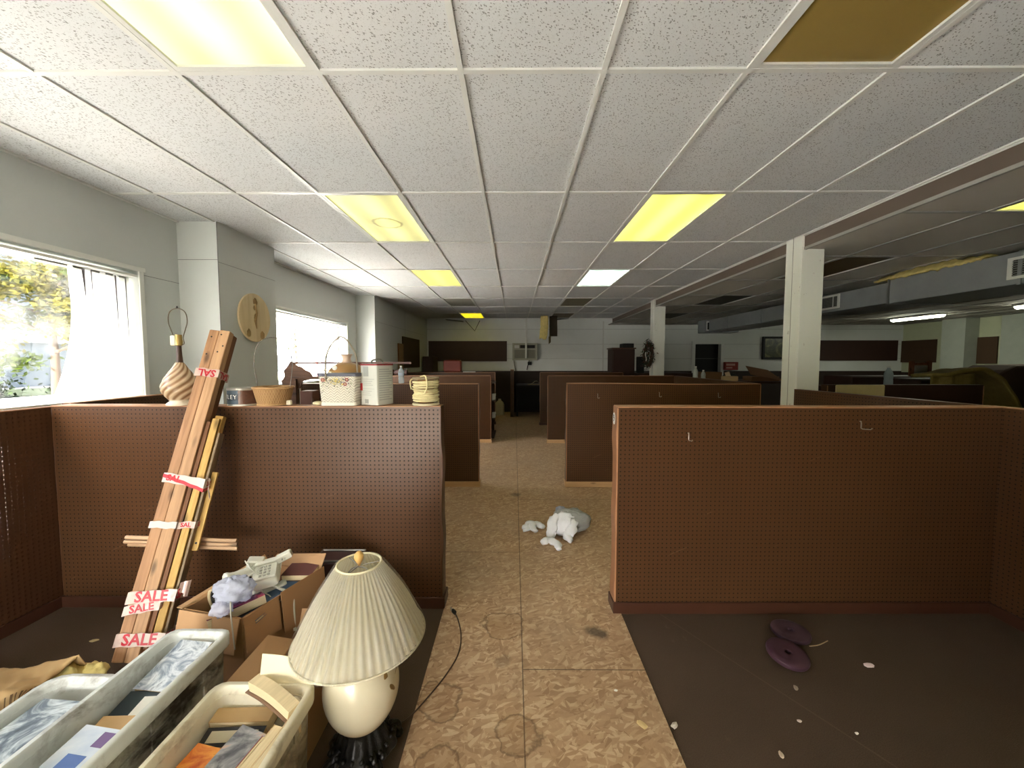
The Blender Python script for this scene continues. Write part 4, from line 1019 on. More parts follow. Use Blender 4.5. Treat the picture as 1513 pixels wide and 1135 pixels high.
# window ledge bits
o = obj('folded_tool', MB().rbox(-2.985, -2.87, 3.30, 3.50, 1.281, 1.30, .006), plain('blue grey tool', (108, 118, 130), .4, metal=.4)); recenter(o); o.location = (-2.835, 3.45, 1.2815); tag(o, 'blue grey tool lying on the side partition behind the ceramic lamp', 'tool')
bottle((at(593, 566, Y=4.85).x, 4.85, PH + .002), .215, .034, M_water, M_paper, 'clear plastic water bottle with white cap on the second left partition', 'water_bottle', wrap=plain('pale blue label', (170, 190, 206), .5))
t = thing('turned_spindle', 'dark turned wooden piece lying on the third left partition behind the water bottle', 'spindle', (at(590, 549, Y=7.48).x, 7.48, PH + .058))
obj('turning', MB().lathe([(.03, -.16), (.055, -.15), (.055, -.11), (.03, -.1), (.05, -.06), (.057, 0), (.05, .06), (.03, .1), (.055, .11), (.055, .15), (.03, .16)], 20, Matrix.Rotation(R(90), 4, 'Y')), M_brown_d, t, smooth=True, ang=40)
obj('collar', MB().lathe([(.0575, -.01), (.0575, .01)], 20, Matrix.Rotation(R(90), 4, 'Y')), plain('grey collar', (96, 88, 80), .5), t)

# ------------------------------------------------------------------ taped lumber leaning over the partition
base = Vector((-1.885, 1.90, .0)); top = Vector((-1.755, 2.48, 1.715))
axis = (top - base).normalized(); Ltot = (top - base).length
# lean clear of the partition's top front edge
rot = frame3(axis, Vector((math.cos(R(12)), math.sin(R(12)), 0)))
t = thing('lumber_bundle', 'long bundle of wood posts bound with red SALE tape leaning on the left partition', 'lumber', base, rot)
wa = wood('red cedar post', (146, 104, 72), (184, 140, 102), 2); wb_ = wood('tan post', (164, 124, 90), (198, 158, 118), 2); wc = wood('dark post', (104, 66, 42), (134, 90, 60), 2); wy = wood('yellow board', (176, 134, 66), (208, 170, 100), 2)
def post(x0, x1, y0, y1, z0, z1, m): return obj('post', MB().rbox(x0, x1, y0, y1, z0, z1, .004), m, t)
S = .052
zlo = .045
post(-.106, -.053, -.06, -.008, zlo, Ltot - .005, wa)
post(-.051, .006, -.062, -.008, zlo, Ltot, wb_)
post(-.104, -.053, -.006, .042, zlo, Ltot - .01, wc)
post(-.051, .004, -.006, .042, zlo, Ltot - .006, wc)
b = MB()
for (x, z) in ((-.085, .05), (-.085, .16), (-.035, .03), (-.03, .14), (-.01, .10)): b.add([(x + .005 * math.cos(R(45 * k)), -.0625 if x > -.05 else -.0605, Ltot - z + .005 * math.sin(R(45 * k))) for k in range(8)], [tuple(range(8))])
obj('bolt_hole', b, M_black, t)
# shorter boards tucked beside it
def board(x0, x1, y0, y1, z0, z1, m): return obj('board', MB().rbox(x0, x1, y0, y1, z0, z1, .003), m, t)
board(.010, .030, -.05, .035, .10, 1.26, wc)
board(.033, .070, -.045, -.025, .05, 1.28, wy)
board(.033, .075, -.022, .02, .08, 1.30, wy)
board(.078, .090, -.04, .015, .1, 1.20, wood('grey board', (120, 100, 78), (150, 128, 100), 2))
board(.088, .118, -.01, .006, .56, .98, wy)
o_ = MB().add([(.103 + .006 * math.cos(R(45 * k)), -.0106, .60 + .006 * math.sin(R(45 * k))) for k in range(8)], [tuple(range(8))]); obj('bolt_hole', o_, M_black, t)
# crosswise mouldings
I = WM[t].inverted()
def l2w(p): return WM[t] @ Vector(p)
mo = wood('moulding', (176, 140, 106), (206, 172, 138), 0)
yl = 2.10
for k, (u0, v0, u1, v1, dy) in enumerate(((186, 794, 350, 799, 0), (183, 801, 350, 805.5, .004), (187, 806, 349, 812, .012))):
    pa, pb = at(u0, v0, Y=yl + .02), at(u1, v1, Y=yl + .075)
    pa.y += dy; pb.y += dy
    obj('moulding', MB().tube([pa, pb], [.0105, .0105], 6), mo, t, world=True)
# tape
def make_tape():
    t_ = NT('sale tape'); x, y, z = t_.sep()
    e = t_.noise(24, 3); c = t_.mix(t_.rng(e, .5, .72, 0, .3), lin((206, 184, 172)), lin((186, 80, 82)))
    t_.fin(c, .2, .6); t_.bump(t_.noise(40, 4), .5, .004); return t_.m
MT = make_tape(); MTR = plain('red tape print', (190, 30, 46), .3); MTW = plain('plain pale tape', (208, 200, 194), .25)
def tape(x0, x1, y0, y1, zc, h, tilt=0, label=None, txt=None, m=MT, flip=False, size=.8, skew=0, off=0):
    rings = []; per = [(x0, y0), (x1, y0), (x1, y1), (x0, y1)]
    pts = []
    for (a, c) in zip(per, per[1:] + per[:1]):
        for k in range(6): pts.append((a[0] + (c[0] - a[0]) * k / 6, a[1] + (c[1] - a[1]) * k / 6))
    def zz(x, y): return zc + tilt * (x - x0) + skew * (y - y0) + .003 * math.sin(x * 90 + y * 70)
    o_ = .0016
    cx, cy = (x0 + x1) / 2, (y0 + y1) / 2
    def grow(x, y): return (x + (o_ if x > cx else -o_), y + (o_ if y > cy else -o_))
    ring = lambda dz, g: [((*grow(x, y), zz(x, y) + dz) if g else (x, y, zz(x, y) + dz)) for x, y in pts]
    b = MB().loft([ring(-h / 2, 0), ring(-h / 2, 1), ring(h / 2, 1), ring(h / 2, 0)], caps=False)
    b.loft([ring(h / 2, 0), ring(-h / 2, 0)], caps=False)
    T = obj('tape', b, m, t)
    if txt:
        w = x1 - x0
        Mx = Matrix(((1, 0, 0, cx + off), (0, 0, -1, y0 - o_ - .0008), (0, 1, 0, zc + tilt * (w / 2 + off)), (0, 0, 0, 1)))
        if tilt: Mx = Mx @ Matrix.Rotation(math.atan(tilt), 4, 'Z')
        if flip: Mx = Mx @ Matrix.Rotation(math.pi, 4, 'Z')
        obj('lettering', MB().text(txt, h * size * 1.5, .0004, Mx, bold=.025), MTR, T)
        # the print runs on round the right hand side
        Mx = Matrix(((0, 0, 1, x1 + o_ + .0008), (1, 0, 0, cy), (0, 1, 0, zc + tilt * w), (0, 0, 0, 1)))
        if flip: Mx = Mx @ Matrix.Rotation(math.pi, 4, 'Z')
        obj('lettering', MB().text(txt[:3], h * size * 1.4, .0004, Mx, bold=.025), MTR, T)
    return T
tape(-.112, .012, -.067, .047, Ltot - .275, .048, txt='SAL', flip=True)
tape(-.113, .092, -.068, .048, .935, .05, tilt=-.10, m=MTW, txt='SAL', size=.6, off=-.05)
tape(-.114, .094, -.069, .049, .945, .018, tilt=-.32, m=plain('twisted red tape', (196, 60, 72), .3), skew=.2)
tape(-.112, .012, -.067, .047, .69, .034, m=MTW)
tape(.008, .094, -.052, .045, .69, .034, tilt=.1, txt='SAL', size=.6)
tape(-.114, .10, -.068, .048, .335, .058, txt='SALE', tilt=.10)
tape(-.113, .04, -.067, .047, .275, .045, txt='SALE', size=.75, tilt=.22)
tape(-.112, .10, -.067, .048, .145, .06, txt='SALE', tilt=.04, off=.0)
obj('tape_tail', MB().sheet(6, 4, lambda a, c: (.10 + .05 * a, -.05 + .02 * math.sin(a * 6), .36 + .05 * c - .012 * a + .03 * a * c), .0015), MT, t)
obj('tape_tail', MB().sheet(8, 3, lambda a, c: (.092 + .035 * a, -.05 + .012 * math.sin(a * 7), .93 + .018 * c - .10 * a * a), .0015), MT, t)

# ------------------------------------------------------------------ pleated table lamp on the floor
LXY = (-.588, 1.455)
t = thing('pleated_table_lamp', 'large cream pleated lamp with plastic-wrapped shade standing on the floor by the aisle', 'lamp', (*LXY, 0))
zr, zt, rb, rt = .505, .785, .236, .078
def pleat(r, z, a):
    q = (z - zr) / (zt - zr)
    return r + (.0028 * (1 - .6 * q)) * math.sin(52 * a + .9 * math.sin(3 * a)) + .0025 * math.sin(7 * a + z * 15)
def make_shade():
    t_ = NT('pleated cream shade'); x, y, z = t_.sep()
    ang = t_.math('ARCTAN2', y, x)
    k = t_.math('SINE', t_.math('ADD', t_.math('MULTIPLY', ang, 52), t_.math('MULTIPLY', t_.math('SINE', t_.math('MULTIPLY', ang, 3)), .9)))
    c = t_.mix(t_.rng(k, -1, 1), lin((238, 228, 196)), lin((246, 239, 214)))
    t_.fin(c, .5, .3); tl = t_.n('ShaderNodeBsdfTranslucent'); t_.l(c, tl.inputs[0]); mx = t_.n('ShaderNodeMixShader'); mx.inputs[0].default_value = .5
    t_.l(t_.b.outputs[0], mx.inputs[1]); t_.l(tl.outputs[0], mx.inputs[2]); t_.l(mx.outputs[0], t_.out.inputs[0]); return t_.m
N_ = 10
prof = [(rb + (rt - rb) * k / N_ + .010 * math.sin(math.pi * k / N_), zr + (zt - zr) * k / N_) for k in range(N_ + 1)]
obj('shade', MB().lathe(prof, 416, fn=pleat, caps=False), make_shade(), t, smooth=True)
obj('shade_trim', MB().tube(circ((0, 0, zt), rt + .001, 48)[:-1], .0045, 8, closed=True), plain('cream trim', (226, 216, 180), .6), t, smooth=True)
obj('shade_trim', MB().tube(circ((0, 0, zr), rb + .003, 72)[:-1], .0038, 8, closed=True), plain('cream trim', (226, 216, 180), .6), t, smooth=True)
def wrap(r, z, a):
    p = Vector((math.cos(a) * 2.2, math.sin(a) * 2.2, z * 6))
    return r + .010 + .006 * noise.noise(p * 1.3) + .004 * abs(noise.noise(Vector((a * 9, z * 5, 2))))
def make_wrap():
    t_ = NT('clear shrink wrap'); t_.t.nodes.remove(t_.b)
    tp = t_.n('ShaderNodeBsdfTransparent'); gl = t_.n('ShaderNodeBsdfGlossy'); gl.inputs['Roughness'].default_value = .2
    x, y, z = t_.sep(); ang = t_.math('ARCTAN2', y, x)
    cb = t_.n('ShaderNodeCombineXYZ'); t_.l(t_.math('MULTIPLY', ang, 10), cb.inputs[0]); t_.l(t_.math('MULTIPLY', z, 9), cb.inputs[1])
    bp = t_.n('ShaderNodeBump'); t_.l(t_.noise(1.3, 5, cb.outputs[0], .6, .8), bp.inputs['Height']); bp.inputs['Strength'].default_value = .9; bp.inputs['Distance'].default_value = .03
    t_.l(bp.outputs[0], gl.inputs['Normal'])
    lw = t_.n('ShaderNodeFresnel'); lw.inputs[0].default_value = 1.35; t_.l(bp.outputs[0], lw.inputs['Normal'])
    mx = t_.n('ShaderNodeMixShader'); t_.l(t_.math('MAXIMUM', t_.math('MULTIPLY', lw.outputs[0], .7), .07), mx.inputs[0]); t_.l(tp.outputs[0], mx.inputs[1]); t_.l(gl.outputs[0], mx.inputs[2]); t_.l(mx.outputs[0], t_.out.inputs[0]); return t_.m
obj('plastic_wrap', MB().lathe(prof, 160, fn=wrap, caps=False), make_wrap(), t, smooth=True, label='clear crinkled plastic wrapping over the shade')
zc = .30
egg = []
for k in range(25):
    a = -math.pi / 2 + math.pi * k / 24; z = zc + .168 * math.sin(a); egg.append((max(.03, .139 * math.cos(a) * (1 + .05 * math.sin(a))), z))
def make_vase():
    t_ = NT('cream porcelain'); x, y, z = t_.sep()
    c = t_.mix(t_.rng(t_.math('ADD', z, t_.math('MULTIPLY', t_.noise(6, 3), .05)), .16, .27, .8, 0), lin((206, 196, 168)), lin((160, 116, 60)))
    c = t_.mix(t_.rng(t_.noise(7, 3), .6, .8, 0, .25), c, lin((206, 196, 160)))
    return t_.fin(c, .22, .5)
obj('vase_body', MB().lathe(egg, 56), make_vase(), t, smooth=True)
fm = MB()
for (a, z, s) in ((20, .40, 1), (4, .375, 1.1), (35, .36, .9), (12, .33, .9), (-12, .40, .8), (50, .40, .8), (28, .425, .8)):
    r = .139 * math.sqrt(max(0, 1 - ((z - zc) / .168) ** 2)) + .001
    M0 = Matrix.Rotation(R(a - 30), 4, 'Z') @ Matrix.Translation((r, 0, z)) @ Matrix.Rotation(R(a * 3), 4, 'X')
    fm.sphere((0, 0, 0), .026 * s, 8, 6, (.06, .34, 1.1), M0)
obj('painted_leaves', fm, plain('painted brown gold leaf', (120, 92, 40), .35), t)
obj('vase_neck', MB().lathe([(.04, .455), (.03, .47), (.014, .48), (.012, .55)], 20), plain('brass', (160, 126, 60), .3, metal=.8), t, smooth=True, ang=50)
obj('socket', MB().lathe([(.017, .55), (.018, .56), (.018, .62), (.012, .63)], 18), plain('brass', (160, 126, 60), .3, metal=.8), t, smooth=True, ang=50)
obj('bulb', MB().lathe([(.012, .63), (.02, .65), (.028, .68), (.024, .71), (.006, .73)], 18), plain('bulb glass', (220, 216, 204), .2), t, smooth=True)
hp = [(.018, 0, .555), (.05, 0, .60), (.056, 0, .68), (.04, 0, .75), (.0, 0, .772)]
obj('harp', MB().tube(smoothpath([(-p[0], 0, p[2]) for p in hp][:-1] + list(reversed(hp)), 4), .0025, 6), M_steel, t)
b = MB()
for k in range(3): b.tube([(0, 0, .776), (rt * math.cos(R(20 + 120 * k)), rt * math.sin(R(20 + 120 * k)), .782)], .002, 6)
obj('spider', b, M_steel, t)
obj('finial', MB().lathe([(.004, .775), (.007, .784), (.012, .792), (.0175, .806), (.016, .820), (.008, .830), (.001, .832)], 20), plain('honey onyx finial', (206, 164, 96), .3), t, smooth=True)
# ornate blackened base
mb_ = plain('blackened bronze', (38, 36, 34), .35, .3, 30, metal=.5, bump=.6, bscale=80)
def lobes(r, z, a): return r * (1 + .10 * math.cos(4 * a) + .03 * math.cos(16 * a))
obj('base', MB().lathe([(.10, .045), (.112, .055), (.118, .07), (.105, .085), (.09, .095), (.086, .11), (.075, .128), (.072, .145), (.055, .15)], 96, fn=lobes), mb_, t, smooth=True)
for k in range(4):
    b = MB(); Mk = Matrix.Rotation(R(90 * k + 42), 4, 'Z')
    sp_ = []
    for i in range(34):
        a = i / 33 * 2.6 * math.pi; r = .030 * (1 - i / 40)
        sp_.append((.118 + r * math.cos(a), 0, .042 + r * math.sin(a)))
    b.tube(sp_, [.012 - .0002 * i for i in range(34)], 8, Mk)
    for sgn in (-1, 1): b.tube([(p[0] - .006, sgn * .016, p[2]) for p in sp_], .006, 6, Mk)
    b.sphere((.145, 0, .016), .017, 10, 7, (1.2, 1.3, .9), Mk).sphere((.112, .032, .075), .012, 8, 6, (1, 1, 1), Mk).sphere((.112, -.032, .075), .012, 8, 6, (1, 1, 1), Mk)
    b.tube([(.085, 0, .09), (.105, 0, .078), (.118, 0, .06)], .012, 8, Mk)
    obj('scroll_foot', b, mb_, t, smooth=True, ang=70)
b = MB()
for k in range(20):
    a = R(18 * k); b.sphere((.108 * math.cos(a), .108 * math.sin(a), .092), .009, 8, 6, (1, 1, .9))
obj('beaded_ring', b, mb_, t, smooth=True)
cd = [(-.50, 1.56, .035), (-.46, 1.62, .008), (-.40, 1.72, .010), (-.335, 1.86, .010), (-.295, 2.00, .010), (-.30, 2.14, .010), (-.335, 2.27, .012), (-.365, 2.335, .016)]
mc = plain('brown lamp cord', (74, 54, 38), .5)
obj('cord', MB().tube(smoothpath(cd, 8), .0034, 8), mc, t, world=True, smooth=True)
q0, q1 = Vector(cd[-1]), Vector((-.395, 2.365, .02)); Mq = Matrix.Translation(q0) @ frame3(q1 - q0, Vector((0, 0, 1))).to_4x4()
pg = obj('plug', MB().rbox(-.011, .011, -.007, .007, -.012, .024, .004, Mq), M_black, t, world=True)
WM[pg] = WM[t]
obj('prong', MB().box(-.008, -.006, -.003, .003, .024, .042, Mq).box(.006, .008, -.003, .003, .024, .042, Mq), M_steel, pg, world=True)
# ------------------------------------------------------------------ white bins of books
def make_dirty(name, a, b_, lo=.5):
    t_ = NT(name)
    n1 = t_.noise(5, 6, t_.mapped((1, 1, 1.6), (.4, .3, .2)), .65, .5); n2 = t_.noise(28, 4)
    geo = t_.n('ShaderNodeNewGeometry')
    m = t_.math('ADD', n1, t_.math('MULTIPLY', n2, .22))
    c = t_.mix(t_.rng(m, lo, lo + .24), lin(a), lin(b_))
    return t_.fin(c, .45, .35)
M_bin = make_dirty('scuffed white plastic', (216, 218, 212), (122, 112, 98), .62)
M_bin_side = make_dirty('dirty bin side', (186, 182, 168), (58, 50, 42), .48)
M_bin2 = make_dirty('cream scuffed plastic', (224, 216, 192), (150, 132, 104), .66)
M_bin2_side = make_dirty('scratched bin side', (176, 164, 140), (86, 72, 54), .5)
def bin_(x0, x1, y0, y1, h, label, m, ms, r=.04):
    cx, cy = (x0 + x1) / 2, (y0 + y1) / 2
    t = thing('plastic_bin', label, 'bin', (cx, cy, 0), group='open plastic bins of books')
    hx, hy = (x1 - x0) / 2 - .014, (y1 - y0) / 2 - .014; wl_ = .010; q = .93
    obj('tub', MB().loft([rrect(hx * q, hy * q, r * .8, 0), rrect(hx, hy, r, h - .02), rrect(hx - wl_, hy - wl_, r, h - .02), rrect(hx * q - wl_, hy * q - wl_, r * .8, .012)]), ms, t, smooth=True, ang=40)
    obj('rim', MB().loft([rrect(hx + .002, hy + .002, r, h - .052), rrect(hx + .013, hy + .013, r, h - .050), rrect(hx + .014, hy + .014, r, h - .006), rrect(hx + .008, hy + .008, r, h), rrect(hx - .006, hy - .006, r, h), rrect(hx - .011, hy - .011, r, h - .008), rrect(hx - .012, hy - .012, r, h - .05), rrect(hx + .002, hy + .002, r, h - .052)], caps=False), m, t, smooth=True, ang=50)
    b = MB()
    for s in (-1, 1):
        for k in (-1, 0, 1): obj('rib', MB().box(s * (hx * .985) - .006, s * (hx * .985) + .006, k * hy * .62 - .006, k * hy * .62 + .006, .03, h - .05), ms, t)
    b.box(hx - .005, hx + .006, -hy * .8, hy * .8, h - .115, h - .10)
    obj('side_band', b, ms, t)
    # inner liner keeps the cleaner inside colour
    obj('inner_wall', MB().loft([rrect(hx * q - wl_ - .001, hy * q - wl_ - .001, r * .8, .02), rrect(hx - wl_ - .0015, hy - wl_ - .0015, r, h - .03), rrect(hx - wl_ - .003, hy - wl_ - .003, r, h - .03), rrect(hx * q - wl_ - .003, hy * q - wl_ - .003, r * .8, .02)]), m, t, smooth=True, ang=40)
    return t
bin_(-1.385, -1.135, .83, 1.538, .47, 'long white plastic bin with a scuffed dirty side, in front of the cardboard box', M_bin, M_bin_side)
bin_(-1.80, -1.50, .86, 1.475, .33, 'lower white plastic bin at the left edge, beside the torn paper sack', M_bin, M_bin_side, .07)
bin_(-1.070, -.705, .70, 1.358, .40, 'cream plastic bin crammed with old paperbacks, next to the pleated lamp', M_bin2, M_bin2_side)

def book(label, loc, w, d, th, cover, rz=0, rx=0, ry=0, pg=None, hard=0, wavy=0, extra=None):
    """spine along local y at -x; lies flat when unrotated"""
    rot = Euler((R(rx), R(ry), R(rz)), 'XYZ').to_matrix()
    t = thing('book', label, 'book', loc, rot, 'old books in the bins and boxes')
    c = .0016 + hard
    obj('page_block', MB().rbox(-w / 2 + .003, w / 2 - hard * 2 - .001, -d / 2 + hard + .001, d / 2 - hard - .001, c, th - c, .001), pg or M_pages, t)
    b = MB().box(-w / 2, w / 2, -d / 2, d / 2, 0, c).box(-w / 2, -w / 2 + .003, -d / 2, d / 2, c, th - c).box(-w / 2, w / 2, -d / 2, d / 2, th - c, th)
    obj('cover', b, cover, t)
    if extra:
        for nm, (x0, x1, y0, y1), mm_ in extra: obj(nm, MB().box(x0 * w, x1 * w, y0 * d, y1 * d, th, th + .0008), mm_, t)
    return t
A_frost = art('white blue art', [(.25, (60, 66, 86)), (.42, (150, 160, 172)), (.55, (222, 226, 228)), (.7, (120, 130, 142)), (.8, (96, 70, 100))], 14)
A_teal = plain('dark teal cover', (40, 52, 58), .3)
A_blue = art('pale blue cover', [(.3, (190, 204, 224)), (.6, (224, 230, 238)), (.8, (168, 190, 222))], 5, .25)
A_dark = art('dark frosty cover', [(.3, (38, 42, 48)), (.46, (104, 116, 124)), (.58, (206, 214, 214)), (.7, (66, 74, 82))], 8)
A_orange = art('orange cover', [(.25, (110, 44, 22)), (.42, (196, 92, 36)), (.58, (226, 150, 62)), (.75, (120, 52, 26))], 11)
A_grey = art('grey cover art', [(.25, (34, 34, 36)), (.42, (92, 92, 94)), (.56, (150, 148, 146)), (.66, (200, 160, 130)), (.8, (48, 46, 48))], 8, .22)
A_purple = art('purple photo cover', [(.3, (48, 22, 48)), (.48, (94, 40, 82)), (.6, (196, 90, 110)), (.75, (50, 26, 44))], 9, .25)
A_navy = plain('slate blue cover', (58, 82, 110), .5, .1)
A_black = plain('black cover', (26, 24, 24), .35)
# long bin
book('paperback with frosty blue and white cover at the far end of the long bin', (-1.262, 1.415, .375), .135, .19, .05, A_frost, rz=-6, rx=14)
book('dark teal book with white panel, second from the far end of the long bin', (-1.265, 1.262, .355), .145, .12, .035, A_teal, rz=4, rx=6, extra=[('white_panel', (-.05, .42, -.45, .3), M_paper)])
book('plain tan paperback lying edge up in the middle of the long bin', (-1.262, 1.175, .345), .14, .10, .045, plain('tan cover', (206, 170, 122), .7), rz=2, rx=12)
book('thick paperback with pale blue and white cover nearest in the long bin', (-1.272, 1.005, .345), .125, .30, .065, A_blue, rz=-3, rx=6, ry=6, extra=[('blue_panel', (-.2, .25, .08, .24), plain('blue print', (92, 120, 180), .3)), ('red_panel', (.1, .4, .32, .46), plain('mauve print', (120, 96, 140), .3)), ('text_panel', (-.38, .3, -.45, .02), plain('grey print', (196, 196, 196), .4))])
# lower bin
book('dark book with frosty white picture in the lower left bin', (-1.67, 1.25, .262), .17, .27, .03, A_dark, rz=-4, rx=3)
book('white book partly under the frosty dark one in the lower left bin', (-1.64, 1.0, .235), .18, .22, .03, plain('white cover', (220, 224, 220), .35), rz=-8)
# cream bin
book('paperback with orange picture cover in the cream bin', (-.975, 1.10, .285), .115, .18, .03, A_orange, rz=-12, rx=8)
book('grey photo-cover paperback in the middle of the cream bin', (-.872, 1.135, .292), .118, .20, .035, A_grey, rz=-16, rx=10, ry=4)
book('black paperback with a pale strip behind the grey photo-cover one', (-.93, 1.235, .285), .19, .06, .03, A_black, rz=3, rx=10, extra=[('pale_strip', (-.4, .4, -.3, .3), plain('pale title strip', (176, 166, 140), .5))])
book('tan paperback lying across the far end of the cream bin', (-.935, 1.298, .288), .20, .05, .045, plain('ochre cover', (176, 144, 98), .7), rz=2, rx=8, pg=M_pages2)
book('red-edged paperback standing on edge along the right wall of the cream bin', (-.800, 1.08, .275), .155, .22, .030, plain('dull red cover', (140, 50, 44), .5), rz=-9, ry=-84, pg=M_pages2)
book('cream paperback standing on edge, second from the right wall of the cream bin', (-.772, 1.10, .285), .165, .23, .032, plain('cream cover', (216, 190, 146), .6), rz=-9, ry=-86, pg=M_pages2)
book('cream paperback standing on edge against the right wall of the cream bin', (-.738, 1.13, .285), .175, .27, .024, plain('cream cover two', (224, 200, 158), .6), rz=-7, ry=-86, pg=M_pages2)
t = thing('loose_book_block', 'tan page block of an old book slanting over the far corner of the cream bin', 'book', (-.83, 1.292, .395), Euler((R(4), R(9), R(-24))).to_matrix())
obj('page_block', MB().sheet(10, 4, lambda a, c: (-.105 + .21 * a, -.018 + .04 * c, .02 + .012 * math.sin(a * 3.1)), .035), M_pages2, t, smooth=True, ang=40)
obj('cover', MB().sheet(10, 4, lambda a, c: (-.11 + .215 * a, -.026 + .05 * c, -.018 + .012 * math.sin(a * 3.1)), .003), plain('brown cover edge', (112, 82, 56), .6), t, smooth=True)
t = thing('open_book_cover', 'cream hardback cover standing open at the far corner of the cream bin', 'book', (-.80, 1.35, .38))
obj('board', MB().sheet(12, 8, lambda a, c: (-.10 + .185 * a - .01 * c, -.035 + .05 * c + .012 * math.sin(a * 3.1), -.02 + .135 * c - .03 * a * c - .012 * a), .004), plain('ivory endpaper', (232, 220, 186), .6, .04), t, smooth=True, ang=40)

# ------------------------------------------------------------------ cardboard boxes
A_, B_, C_, D_ = Vector((-1.165, 1.625, 0)), Vector((-1.475, 1.69, 0)), Vector((-1.02, 2.02, 0)), Vector((-1.33, 2.085, 0))
hb = .45
def up(p, z): return Vector((p.x, p.y, z))
t = thing('cardboard_box', 'brown cardboard box heaped with books and old telephones', 'box', (A_ + D_) / 2, None)
w = .006
b = MB()
for p, q in ((A_, B_), (B_, D_), (D_, C_), (C_, A_)): b.slab([up(p, 0), up(q, 0), up(q, hb), up(p, hb)], w)
b.slab([up(A_, 0), up(B_, 0), up(D_, 0), up(C_, 0)], w)
obj('box_wall', b, M_kraft, t, world=True)
n_f = (A_ - C_).normalized(); n_r = (A_ - B_).normalized(); dz = Vector((0, 0, 1))
f0, f1 = A_ + n_f * .008, B_ + n_f * .008
obj('flap', MB().slab([up(f0, hb + .002), up(f1, hb + .002), up(f1 + n_f * .03, hb - .13), up(f0 + n_f * .03, hb - .135)], .005), M_kraft2, t, world=True)
e0 = A_ + n_r * .008; e1 = A_.lerp(C_, .40) + n_r * .008; e2 = C_ + n_r * .008
obj('flap', MB().slab([up(e0, hb + .001), up(e1, hb + .001), up(e1 + n_r * .014, hb - .15), up(e0 + n_r * .014, hb - .15)], .004), M_kraft, t, world=True)
obj('flap', MB().slab([up(e1 + n_r * .012, hb + .022), up(e2 + n_r * .012, hb + .022), up(e2 + n_r * .03, hb - .20), up(e1 + n_r * .03, hb - .17)], .004), M_kraft, t, world=True)
obj('flap', MB().slab([up(D_, hb), up(C_, hb), up(C_ - n_f * .04, hb + .07), up(D_ - n_f * .05, hb + .03)], .004), M_kraft2, t, world=True)
obj('flap', MB().slab([up(B_, hb), up(D_, hb), up(D_ - n_r * .03, hb + .045), up(B_ - n_r * .03, hb + .0)], .004), M_kraft2, t, world=True)
ua, ub = (B_ - A_), (C_ - A_)
def ib(a, c, z): p = A_ + ua * a + ub * c; return Vector((p.x, p.y, z))
boxrz = math.degrees(math.atan2(-ua.y, -ua.x))
def fill(label, a, c, z, w_, d_, th, cover, **k): return book(label, ib(a, c, z), w_, d_, th, cover, **k)
fill('dark hardback at the bottom of the cardboard box', .5, .5, .012, .25, .36, .06, A_black, rz=boxrz)
fill('brown stack of bound pages in the cardboard box under the blue folder', .53, .48, .075, .235, .34, .26, plain('brown binding', (96, 66, 46), .6), rz=boxrz)
fill('large slate blue folder slanting out of the cardboard box', .30, .44, .405, .20, .26, .012, A_navy, rz=boxrz - 4, rx=8, ry=-8)
fill('purple-covered book with thick pale pages in the cardboard box', .44, .22, .395, .12, .22, .04, A_purple, rz=boxrz - 34, rx=6, ry=-16, pg=M_pages2, extra=[('black_band', (-.5, -.15, -.48, .48), A_black)])
fill('pinkish tan book lying at the far end of the cardboard box', .24, .90, .44, .15, .11, .03, plain('dusty mauve cover', (112, 70, 66), .6), rz=boxrz + 14, rx=4, pg=M_pages2)
t = thing('curled_magazine', 'dark glossy magazine curled along the near left corner of the cardboard box', 'magazine', ib(.8, .3, .40))
def curl(a, c):
    th_ = R(-200 + 165 * c); r = .075
    p = ib(.68, .23 + .46 * a, .455)
    return p + n_r * (r * math.cos(th_) * 1.0) + Vector((0, 0, r * .9 * math.sin(th_))) - n_f * 0
obj('page', MB().sheet(12, 16, curl, .004), art('dark glossy page', [(.35, (24, 24, 24)), (.55, (60, 58, 54)), (.68, (120, 116, 104)), (.8, (20, 20, 20))], 9, .2), t, world=True, smooth=True)
def curl2(a, c):
    th_ = R(-205 + 70 * c); r = .081
    p = ib(.68, .21 + .46 * a, .455)
    return p + n_r * (r * math.cos(th_)) + Vector((0, 0, r * .95 * math.sin(th_)))
obj('page_edge', MB().sheet(12, 6, curl2, .003), M_pages2, t, world=True, smooth=True)

